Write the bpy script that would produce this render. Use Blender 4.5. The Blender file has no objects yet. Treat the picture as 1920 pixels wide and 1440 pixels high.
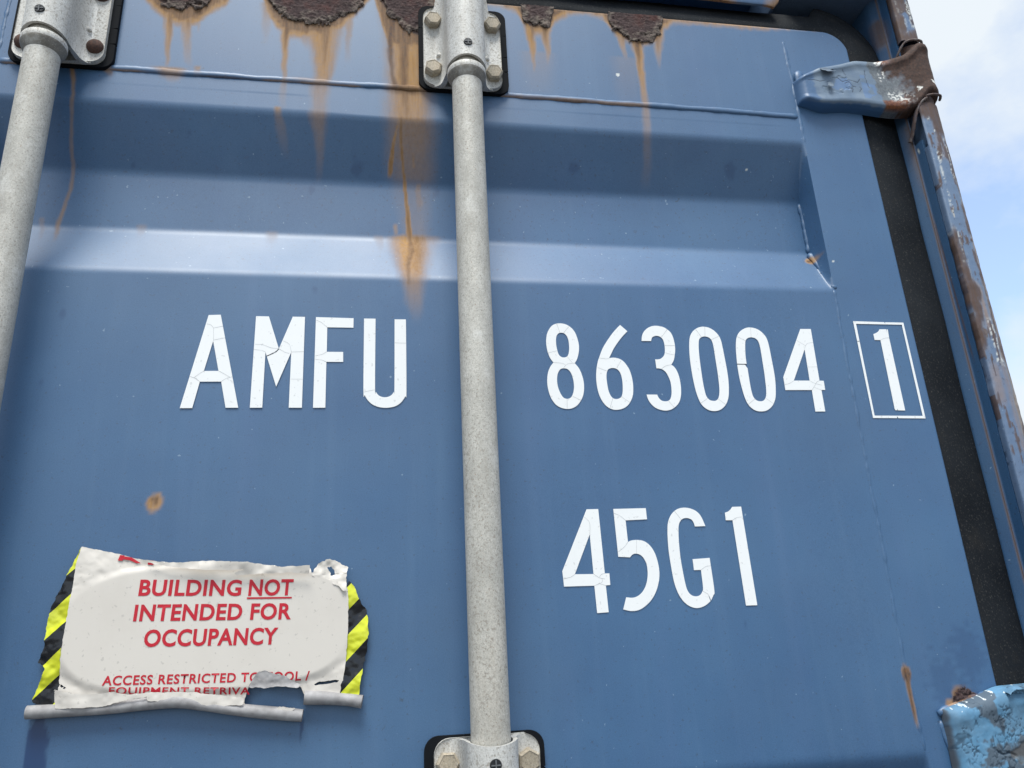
import bpy, bmesh, math, random
import numpy as np
from mathutils import Vector, Matrix
from mathutils.geometry import tessellate_polygon

random.seed(7)
SC = bpy.context.scene
COL = SC.collection
R = math.radians

# ------------------------------------------------------------------ camera
# world: x to the right along the door, y into the container, z up; the door skin lies on y = 0,
# the phone is held 0.78 m in front of it and 1.97 m above the yard.
PITCH, YAW, ROLL, DIST, GROUND = R(19.2992), R(9.9495), R(-2.9502), 0.78, -1.97
cam_data = bpy.data.cameras.new('camera')
cam = bpy.data.objects.new('camera', cam_data); COL.objects.link(cam)
cam_data.sensor_width = 36.0
cam_data.lens = 1480.0 / 1920.0 * 36.0
cam_data.clip_start, cam_data.clip_end = 0.02, 5000
fwd = Vector((math.sin(YAW) * math.cos(PITCH), math.cos(YAW) * math.cos(PITCH), math.sin(PITCH)))
rt = Vector((math.cos(YAW), -math.sin(YAW), 0)); upv = rt.cross(fwd)
rr = rt * math.cos(ROLL) + upv * math.sin(ROLL); uu = upv * math.cos(ROLL) - rt * math.sin(ROLL)
M = Matrix((rr, uu, -fwd)).transposed().to_4x4(); M.translation = (0, -DIST, 0)
cam.matrix_world = M
SC.camera = cam
SC.render.resolution_x, SC.render.resolution_y = 1024, 768

# ------------------------------------------------------------------ sky, sun, exposure
SUN_EL, SUN_AZ = R(66), R(-168)      # azimuth: 0 = +y (through the container), +-180 = behind the camera
W = bpy.data.worlds.new('World'); SC.world = W; W.use_nodes = True
wn, wl = W.node_tree.nodes, W.node_tree.links
wn.clear()
out = wn.new('ShaderNodeOutputWorld')
sky = wn.new('ShaderNodeTexSky'); sky.sky_type = 'NISHITA'; sky.sun_disc = False
sky.sun_elevation = SUN_EL; sky.sun_rotation = SUN_AZ; sky.air_density = 1.0; sky.dust_density = 0.4; sky.ozone_density = 1.4
bgs = wn.new('ShaderNodeBackground'); bgs.inputs['Strength'].default_value = 0.15
wl.new(sky.outputs[0], bgs.inputs['Color'])
tc = wn.new('ShaderNodeTexCoord')
mp = wn.new('ShaderNodeMapping'); mp.inputs['Location'].default_value = (0.62, 0.3, 1.25); mp.inputs['Scale'].default_value = (1, 1, 1.6)
wl.new(tc.outputs['Generated'], mp.inputs['Vector'])
nz = wn.new('ShaderNodeTexNoise'); nz.inputs['Scale'].default_value = 2.6; nz.inputs['Detail'].default_value = 7; nz.inputs['Roughness'].default_value = 0.58
wl.new(mp.outputs[0], nz.inputs['Vector'])
rp = wn.new('ShaderNodeValToRGB'); rp.color_ramp.elements[0].position = 0.36; rp.color_ramp.elements[1].position = 0.57
rp.color_ramp.elements[0].color = (0.22, 0.22, 0.22, 1)
wl.new(nz.outputs[0], rp.inputs[0])
bgc = wn.new('ShaderNodeBackground'); bgc.inputs['Color'].default_value = (0.87, 0.94, 1.0, 1); bgc.inputs['Strength'].default_value = 0.5
mx = wn.new('ShaderNodeMixShader')
wl.new(rp.outputs[0], mx.inputs[0]); wl.new(bgs.outputs[0], mx.inputs[1]); wl.new(bgc.outputs[0], mx.inputs[2])
wl.new(mx.outputs[0], out.inputs['Surface'])

sd = bpy.data.lights.new('sun', 'SUN'); sd.energy = 2.15; sd.angle = R(26); sd.color = (1.0, 0.985, 0.925)
sun = bpy.data.objects.new('sun', sd); COL.objects.link(sun)
sdir = Vector((math.sin(SUN_AZ) * math.cos(SUN_EL), math.cos(SUN_AZ) * math.cos(SUN_EL), math.sin(SUN_EL)))
sun.rotation_euler = sdir.to_track_quat('Z', 'Y').to_euler(); sun.location = (-2, -6, 8)
VS = SC.view_settings
SC.display_settings.display_device = 'sRGB'
VS.view_transform = 'Standard'; VS.look = 'None'; VS.gamma = 1.0; VS.exposure = 0.97; VS.use_curve_mapping = False

# ------------------------------------------------------------------ helpers: noise, meshes, objects
class VNoise:
    """smooth 2-D value noise, vectorised"""
    def __init__(s, seed): s.g = np.random.RandomState(seed).rand(257, 257)
    def at(s, x, z, f):
        x = np.asarray(x, float) * f + 1000; z = np.asarray(z, float) * f + 1000
        i = np.floor(x).astype(int); j = np.floor(z).astype(int); a = x - i; b = z - j
        a = a * a * (3 - 2 * a); b = b * b * (3 - 2 * b); i %= 256; j %= 256; g = s.g
        return (g[i, j] * (1 - a) + g[i + 1, j] * a) * (1 - b) + (g[i, j + 1] * (1 - a) + g[i + 1, j + 1] * a) * b
    def fbm(s, x, z, f, o=4):
        t, w, n = 0, 0.5, 0
        for k in range(o): t = t + w * s.at(x + 7.3 * k, z - 3.1 * k, f); n += w; w *= 0.5; f *= 2.03
        return t / n
NA, NB, NC = VNoise(1), VNoise(2), VNoise(3)
def sstep(a, b, x):
    t = np.clip((x - a) / (b - a), 0, 1); return t * t * (3 - 2 * t)

def link(name, me, mat=None, parent=None, label=None, kind=None, smooth=False, edge=None):
    ob = bpy.data.objects.new(name, me); COL.objects.link(ob)
    if mat is not None:
        for m_ in (mat if isinstance(mat, (list, tuple)) else [mat]): me.materials.append(m_)
    if smooth:
        me.shade_smooth()
        if edge: me.set_sharp_from_angle(angle=R(edge))
    if parent is not None:
        ob.parent = parent
        if parent.parent is None and parent.type == 'EMPTY': ob.location = -parent.location
    if label: ob['label'] = label
    if kind: ob['kind'] = kind
    return ob

def empty(name, loc, label, cat):
    o = bpy.data.objects.new(name, None); COL.objects.link(o); o.location = loc
    o.empty_display_size = 0.1; o['label'] = label; o['category'] = cat
    return o

def pymesh(verts, faces):
    me = bpy.data.meshes.new('mesh'); me.from_pydata([tuple(map(float, v)) for v in verts], [], [tuple(map(int, f)) for f in faces]); me.update(); return me

def grid_mesh(X, Y, Z, mask=None, attrs=None, flip=False):
    """X, Y, Z: 2-D arrays (rows, cols); mask: faces to keep (rows-1, cols-1)"""
    r, c = X.shape
    v = np.stack([X, Y, Z], -1).reshape(-1, 3).astype(np.float32)
    idx = np.arange(r * c).reshape(r, c)
    q = np.stack([idx[:-1, :-1], idx[:-1, 1:], idx[1:, 1:], idx[1:, :-1]], -1)
    if flip: q = q[..., ::-1]
    q = q.reshape(-1, 4)
    if mask is not None: q = q[mask.reshape(-1)]
    used = np.unique(q); re = np.full(r * c, -1); re[used] = np.arange(len(used))
    v = v[used]; q = re[q]
    me = bpy.data.meshes.new('mesh')
    me.vertices.add(len(v)); me.vertices.foreach_set('co', v.ravel())
    me.loops.add(q.size); me.loops.foreach_set('vertex_index', q.ravel().astype(np.int32))
    me.polygons.add(len(q)); me.polygons.foreach_set('loop_start', (np.arange(len(q)) * 4).astype(np.int32))
    me.update(calc_edges=True); me.validate()
    for nm, A in (attrs or {}).items():
        a = me.attributes.new(nm, 'FLOAT_COLOR', 'POINT')
        a.data.foreach_set('color', A.reshape(-1, 4)[used].astype(np.float32).ravel())
    return me

def set_attr(me, nm, fn):
    n = len(me.vertices); co = np.empty(n * 3, np.float32); me.vertices.foreach_get('co', co); co = co.reshape(-1, 3)
    a = me.attributes.new(nm, 'FLOAT_COLOR', 'POINT'); a.data.foreach_set('color', fn(co[:, 0], co[:, 1], co[:, 2]).astype(np.float32).ravel())

def bm_mesh(bm):
    bmesh.ops.recalc_face_normals(bm, faces=bm.faces); me = bpy.data.meshes.new('mesh'); bm.to_mesh(me); bm.free(); return me

def box(bm, x0, x1, y0, y1, z0, z1, bev=0):
    vs = [bm.verts.new((x, y, z)) for x in (x0, x1) for y in (y0, y1) for z in (z0, z1)]
    f = [bm.faces.new([vs[i] for i in q]) for q in ((0, 1, 3, 2), (4, 6, 7, 5), (0, 4, 5, 1), (2, 3, 7, 6), (0, 2, 6, 4), (1, 5, 7, 3))]
    if bev:
        es = list({e for q in f for e in q.edges}); bmesh.ops.bevel(bm, geom=es, offset=bev, segments=2, profile=0.6, affect='EDGES')

def plate_mesh(loops, y0, y1, bev=0.0):
    """flat plate in the x-z plane, front at y0 (towards the camera), back at y1; loops: outer ring then holes"""
    bm = bmesh.new(); flat = [Vector((p[0], 0, p[1])) for l in loops for p in l]
    tris = tessellate_polygon([[Vector((p[0], p[1], 0)) for p in l] for l in loops])
    fr = [bm.verts.new((p.x, y0, p.z)) for p in flat]; bk = [bm.verts.new((p.x, y1, p.z)) for p in flat]
    for t in tris:
        try: bm.faces.new([fr[i] for i in t]); bm.faces.new([bk[i] for i in t][::-1])
        except ValueError: pass
    k = 0
    for l in loops:
        n = len(l)
        for i in range(n):
            a, b = k + i, k + (i + 1) % n
            try: bm.faces.new([fr[a], fr[b], bk[b], bk[a]])
            except ValueError: pass
        k += n
    if bev:
        es = [e for e in bm.edges if abs(e.verts[0].co.y - y0) < 1e-7 and abs(e.verts[1].co.y - y0) < 1e-7 and any(abs(f.normal.y) < .5 for f in e.link_faces)]
        bm.normal_update()
        es = [e for e in bm.edges if len(e.link_faces) == 2 and abs(e.verts[0].co.y - y0) < 1e-7 and abs(e.verts[1].co.y - y0) < 1e-7 and sum(abs(f.normal.y) < .5 for f in e.link_faces) == 1]
        bmesh.ops.bevel(bm, geom=es, offset=bev, segments=2, affect='EDGES', profile=0.6)
    return bm_mesh(bm)

def rrect(x0, x1, z0, z1, r, n=6):
    p = []
    for cx, cz, a in ((x1 - r, z1 - r, 0), (x0 + r, z1 - r, 90), (x0 + r, z0 + r, 180), (x1 - r, z0 + r, 270)):
        for k in range(n + 1): t = R(a + 90 * k / n); p.append((cx + r * math.cos(t), cz + r * math.sin(t)))
    return p

def smooth_loop(pts, sub=4, closed=True, ang=42):
    """Catmull-Rom through the points, corners sharper than ang stay corners"""
    P = [Vector(p) for p in pts]; n = len(P); out = []
    cor = []
    for i in range(n):
        if not closed and i in (0, n - 1): cor.append(True); continue
        a, b = P[i] - P[i - 1], P[(i + 1) % n] - P[i]
        cor.append(a.length > 1e-9 and b.length > 1e-9 and a.angle(b) > R(ang))
    for i in range(n if closed else n - 1):
        p1, p2 = P[i], P[(i + 1) % n]
        p0 = p1 * 2 - p2 if cor[i] else P[i - 1]; p3 = p2 * 2 - p1 if cor[(i + 1) % n] else P[(i + 2) % n]
        if cor[i] and cor[(i + 1) % n]: out.append(p1); continue
        for k in range(sub):
            t = k / sub
            out.append(0.5 * ((2 * p1) + (p2 - p0) * t + (2 * p0 - 5 * p1 + 4 * p2 - p3) * t * t + (3 * p1 - p0 - 3 * p2 + p3) * t ** 3))
    if not closed: out.append(P[-1])
    return [(v.x, v.y) for v in out]

def tube(path, rad, seg=10, jit=0.0, cap=True, squash=1.0):
    """tube along 3-D points, rad number or list"""
    P = [Vector(p) for p in path]; n = len(P); vs = []; fs = []
    for i in range(n):
        d = (P[min(i + 1, n - 1)] - P[max(i - 1, 0)]).normalized()
        a = d.cross(Vector((0, 1, 0)))
        if a.length < 1e-3: a = d.cross(Vector((1, 0, 0)))
        a.normalize(); b = a.cross(d); r = rad[i] if hasattr(rad, '__len__') else rad
        for k in range(seg):
            t = 2 * math.pi * k / seg; q = 1 + jit * (random.random() - .5)
            vs.append(P[i] + (a * math.cos(t) + b * math.sin(t) * squash) * r * q)
    for i in range(n - 1):
        for k in range(seg): k2 = (k + 1) % seg; fs.append((i * seg + k, i * seg + k2, (i + 1) * seg + k2, (i + 1) * seg + k))
    if cap: fs += [tuple(range(seg))[::-1], tuple((n - 1) * seg + k for k in range(seg))]
    return pymesh(vs, fs)

def lathe(prof, seg=32, axis='z'):
    """prof: (radius, height) pairs"""
    vs, fs = [], []
    for r, h in prof:
        for k in range(seg):
            t = 2 * math.pi * k / seg; c, s = r * math.cos(t), r * math.sin(t)
            vs.append((c, s, h) if axis == 'z' else (c, -h, s))
    n = len(prof)
    for i in range(n - 1):
        for k in range(seg): k2 = (k + 1) % seg; fs.append((i * seg + k, i * seg + k2, (i + 1) * seg + k2, (i + 1) * seg + k))
    fs += [tuple(range(seg)), tuple((n - 1) * seg + k for k in range(seg))]
    bm = bmesh.new(); V = [bm.verts.new(v) for v in vs]
    for f in fs: bm.faces.new([V[i] for i in f])
    return bm_mesh(bm)

# ------------------------------------------------------------------ materials
class Mat:
    def __init__(s, name):
        s.m = bpy.data.materials.new(name); s.m.use_nodes = True; s.nt = s.m.node_tree
        s.b = s.nt.nodes['Principled BSDF']; s.tc = s.nt.nodes.new('ShaderNodeTexCoord')
    def put(s, sock, v):
        if isinstance(v, bpy.types.NodeSocket): s.nt.links.new(v, sock)
        elif isinstance(v, (tuple, list)): sock.default_value = (*v, 1) if len(v) == 3 and len(sock.default_value) == 4 else v
        else: sock.default_value = v
    def node(s, t, ins=None, **kw):
        n = s.nt.nodes.new(t)
        for k, v in kw.items(): setattr(n, k, v)
        for k, v in (ins or {}).items(): s.put(n.inputs[k], v)
        return n
    def vec(s, scale=(1, 1, 1), loc=(0, 0, 0)):
        return s.node('ShaderNodeMapping', {'Vector': s.tc.outputs['Object'], 'Scale': scale, 'Location': loc}).outputs[0]
    def noise(s, scale, detail=4, rough=.55, stretch=(1, 1, 1), dist=0, loc=(0, 0, 0)):
        return s.node('ShaderNodeTexNoise', {'Vector': s.vec(stretch, loc), 'Scale': scale, 'Detail': detail, 'Roughness': rough, 'Distortion': dist}).outputs[0]
    def voro(s, scale, feature='F1', stretch=(1, 1, 1), rnd=1):
        return s.node('ShaderNodeTexVoronoi', {'Vector': s.vec(stretch), 'Scale': scale, 'Randomness': rnd}, feature=feature).outputs[0]
    def ramp(s, v, *stops):
        n = s.node('ShaderNodeValToRGB', {0: v}); cr = n.color_ramp
        while len(cr.elements) < len(stops): cr.elements.new(.5)
        for e, (p, c) in zip(cr.elements, stops): e.position = p; e.color = (c, c, c, 1) if not hasattr(c, '__len__') else (*c, 1)
        return n.outputs[0]
    def mix(s, f, a, b, mode='MIX'):
        n = s.node('ShaderNodeMix', data_type='RGBA', blend_type=mode)
        s.put(n.inputs[0], f); s.put(n.inputs[6], a); s.put(n.inputs[7], b); return n.outputs[2]
    def math(s, op, a, b=0.0, clamp=False):
        n = s.node('ShaderNodeMath', operation=op, use_clamp=clamp); s.put(n.inputs[0], a); s.put(n.inputs[1], b); return n.outputs[0]
    def attr(s, name):
        n = s.node('ShaderNodeSeparateColor', {0: s.node('ShaderNodeAttribute', attribute_name=name).outputs['Color']}); return n.outputs
    def bump(s, h, strength=.2, dist=.001, nrm=None):
        ins = {'Height': h, 'Strength': strength, 'Distance': dist}
        if nrm is not None: ins['Normal'] = nrm
        return s.node('ShaderNodeBump', ins).outputs[0]
    def fin(s, color=None, rough=None, normal=None, metal=None, spec=None):
        for k, v in (('Base Color', color), ('Roughness', rough), ('Normal', normal), ('Metallic', metal), ('Specular IOR Level', spec)):
            if v is not None: s.put(s.b.inputs[k], v)
        return s.m

BLUE, BLUE2 = (.021, .083, .193), (.031, .109, .232)
RUST_TAN, RUST_OR, RUST_BR, CRUST = (.47, .258, .078), (.34, .145, .030), (.085, .042, .030), (.040, .027, .026)

def painted(name, blue=BLUE, blue2=BLUE2, stains=True, rough=.475):
    """faded blue container enamel; stain attribute: R rust wash, G brown run, B crust; wear attribute: R fresh blue, G pale primer, B grey weathering"""
    m = Mat(name)
    n1 = m.noise(5.5, 5, .6); ns = m.noise(1.0, 4, .6, (55, 55, 3.2)); sp = m.noise(300, 2, .5); sp2 = m.noise(120, 3, .6)
    c = m.mix(m.ramp(n1, (.35, 0.), (.68, 1.)), blue, blue2)
    c = m.mix(m.ramp(ns, (.52, 0.), (.78, .07)), c, (.19, .30, .44))
    c = m.mix(m.ramp(m.noise(2.3, 3, .5, (9, 9, 1)), (.52, 0.), (.75, .22)), c, (.050, .110, .25))
    c = m.mix(m.ramp(sp, (.30, .55), (.36, 0.)), c, (.020, .040, .085))
    c = m.mix(m.ramp(m.noise(170, 2, .5, loc=(3, 1, 2)), (.73, 0.), (.76, .5)), c, (.32, .42, .52))
    c = m.mix(m.ramp(sp2, (.28, .5), (.32, 0.)), c, (.028, .065, .155))
    hair = m.math('SUBTRACT', m.noise(46, 1, .5, dist=2.2, loc=(9, 3, 5)), .5); hair = m.math('ABSOLUTE', hair)
    hm = m.math('MULTIPLY', m.ramp(hair, (.0, .85), (.006, 0.)), m.ramp(m.noise(70, 2, .5, loc=(2, 8, 1)), (.60, 0.), (.66, 1.)))
    c = m.mix(hm, c, (.018, .034, .060))
    c = m.mix(m.ramp(m.noise(2.2, 6, .62, loc=(4, 4, 4)), (.42, 0.), (.72, .22)), c, (.115, .175, .235))
    c = m.mix(m.ramp(m.noise(26, 4, .7, loc=(1, 6, 2)), (.60, 0.), (.72, .16)), c, (.022, .066, .165))
    grain = m.noise(900, 2, .6)
    c = m.mix(m.ramp(grain, (.35, .0), (.65, .16)), c, (.13, .23, .40))
    ro = m.ramp(n1, (.3, rough - .04), (.7, rough + .07))
    if stains:
        st, we = m.attr('stain'), m.attr('wear')
        fn = m.noise(1.0, 5, .62, (300, 300, 30)); gr = m.noise(260, 4, .7)
        c = m.mix(m.math('MULTIPLY', we[2], m.ramp(gr, (.3, .55), (.7, 1.))), c, (.20, .195, .175))
        c = m.mix(we[0], c, (.001, .032, .118))
        o = m.math('MULTIPLY', st[0], m.ramp(fn, (.25, .80), (.62, 1.04)), True)
        o = m.math('MULTIPLY', o, m.ramp(gr, (.3, .82), (.6, 1.)), True)
        c = m.mix(o, c, m.mix(m.ramp(fn, (.34, .1), (.72, .9)), RUST_TAN, (.30, .150, .032)))
        d = m.math('MULTIPLY', st[1], m.ramp(fn, (.25, .6), (.6, 1.1)), True)
        c = m.mix(d, c, m.mix(m.ramp(gr, (.4, 0.), (.65, 1.)), (.130, .058, .020), (.050, .034, .032)))
        c = m.mix(m.math('MULTIPLY', st[2], m.ramp(gr, (.2, .85), (.5, 1.)), True), c, m.mix(m.ramp(gr, (.38, 0.), (.68, 1.)), CRUST, (.105, .050, .032)))
        c = m.mix(we[1], c, (.66, .68, .64))
        rs = m.math('MAXIMUM', m.math('MAXIMUM', st[0], st[1]), st[2])
        ro = m.math('ADD', ro, m.math('MULTIPLY', rs, .38), True)
    h = m.math('ADD', m.math('MULTIPLY', grain, .25), m.math('MULTIPLY', sp, .5))
    return m.fin(c, ro, m.bump(h, .10, .0006), spec=.80)

M_DOOR = painted('faded_blue_enamel')
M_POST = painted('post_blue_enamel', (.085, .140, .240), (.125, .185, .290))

def galvanised(name, base=(.66, .645, .60), dark=(.47, .455, .42), tint=(.52, .44, .32), spk=.7):
    m = Mat(name)
    n = m.noise(38, 6, .65, (1, 1, .45)); sp = m.noise(640, 4, .7, (1, 1, .75)); s2 = m.noise(900, 3, .6)
    c = m.mix(m.ramp(n, (.34, 0.), (.62, 1.)), dark, base)
    c = m.mix(m.ramp(m.noise(14, 4, .6, (1, 1, .25)), (.52, 0.), (.75, .5)), c, tint)
    c = m.mix(m.ramp(s2, (.36, .40), (.60, 0.)), c, tuple(x * .55 for x in dark))
    c = m.mix(m.ramp(sp, (.35, spk), (.43, 0.)), c, (.17, .15, .125))
    c = m.mix(m.ramp(sp, (.60, 0.), (.68, .40)), c, (.83, .82, .78))
    c = m.mix(m.ramp(m.noise(620, 2, .5, loc=(5, 2, 0)), (.28, .55), (.33, 0.)), c, (.26, .145, .075))
    c = m.mix(m.ramp(m.noise(22, 5, .65, loc=(7, 1, 4)), (.58, 0.), (.76, .55)), c, (.80, .80, .77))
    sp3 = m.math('MULTIPLY', m.ramp(m.noise(310, 3, .62, loc=(3, 3, 8)), (.36, .70), (.46, 0.)), m.ramp(m.noise(9, 3, .6, (1, 1, .4), loc=(0, 2, 6)), (.36, .30), (.60, 1.)))
    c = m.mix(sp3, c, (.27, .24, .20))
    c = m.mix(m.ramp(m.noise(1, 5, .65, (90, 90, 9)), (.56, 0.), (.72, .30)), c, (.36, .33, .28))
    return m.fin(c, m.ramp(n, (.3, .66), (.7, .52)), m.bump(m.math('ADD', sp, m.math('MULTIPLY', s2, .6)), .25, .0006), .10, .40)
M_GALV = galvanised('galvanised_steel', (.70, .69, .655), (.54, .53, .50))
M_ROD = galvanised('galvanised_rod', (.60, .58, .525), (.43, .415, .375), (.50, .435, .345))
M_BOLT = galvanised('weathered_zinc_bolt', (.50, .45, .36), (.32, .28, .215), (.42, .30, .17))
M_COLLAR = galvanised('dark_galvanised_collar', (.30, .28, .245), (.15, .135, .115), (.22, .175, .12))  # darker zinc tone for the taper below each collar

def plain(name, col, rough=.6, var=.25, scale=60, bump=.15, spec=.4, col2=None):
    m = Mat(name); n = m.noise(scale, 5, .6); c2 = col2 or tuple(x * (1 + var) for x in col)
    return m.fin(m.mix(m.ramp(n, (.35, 0.), (.65, 1.)), col, c2), rough, m.bump(n, bump, .001), spec=spec)
M_PAD = plain('black_rubber_pad', (.005, .006, .008), .85, spec=.15)
M_PLUG = plain('black_nylon_plug', (.012, .013, .015), .4)
M_RIVET = plain('rusted_rivet', (.045, .028, .025), .85, .8, 500, .5, col2=(.11, .055, .038))

def rubber():
    m = Mat('door_seal_rubber')
    sp = m.noise(560, 3, .6, (1, 1, .8)); n = m.noise(9, 5, .6)
    c = m.mix(m.ramp(n, (.35, 0.), (.7, 1.)), (.005, .007, .010), (.016, .019, .023))
    c = m.mix(m.ramp(sp, (.58, 0.), (.70, .7)), c, (.075, .073, .068))
    c = m.mix(m.ramp(m.noise(30, 4, .6, loc=(2, 2, 2)), (.6, 0.), (.75, .3)), c, (.034, .030, .026))
    return m.fin(c, .74, m.bump(sp, .3, .0008), spec=.18)
M_RUBBER = rubber()

def crust():
    m = Mat('rust_scale_crust'); st = m.attr('stain')
    n = m.noise(190, 6, .7); v = m.voro(260)
    c = m.mix(m.ramp(n, (.35, 0.), (.65, 1.)), (.038, .026, .027), (.085, .058, .055))
    c = m.mix(m.ramp(m.noise(45, 4, .6), (.50, 0.), (.68, .65)), c, (.095, .040, .034))
    c = m.mix(m.math('MULTIPLY', st[0], m.ramp(n, (.4, .25), (.62, 1.)), True), c, (.185, .155, .130))
    c = m.mix(m.ramp(m.noise(420, 3, .6, loc=(4, 4, 0)), (.64, 0.), (.70, .6)), c, (.27, .23, .19))
    return m.fin(c, .92, m.bump(m.math('ADD', n, v), .5, .0016), spec=.2)
M_CRUST = crust()

def vinyl(name, col, dirt=(.55, .52, .46), rough=.38, amt=.35):
    m = Mat(name); n = m.noise(24, 5, .6)
    c = m.mix(m.ramp(n, (.5, 0.), (.78, amt)), col, dirt)
    c = m.mix(m.ramp(m.noise(260, 2, .5), (.30, .4), (.34, 0.)), c, tuple(x * .55 for x in col))
    return m.fin(c, rough, m.bump(m.noise(120, 3, .5), .05, .0006), spec=.5)
M_LET = vinyl('white_vinyl', (.83, .84, .835), (.74, .77, .78), .42, .3)
M_CRACK = plain('crack_grime', (.30, .32, .33), .9)
M_CROSS = plain('plug_cross_grey', (.10, .105, .11), .6)
M_CRACKB = plain('open_crack', (.03, .035, .045), .9)

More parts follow.
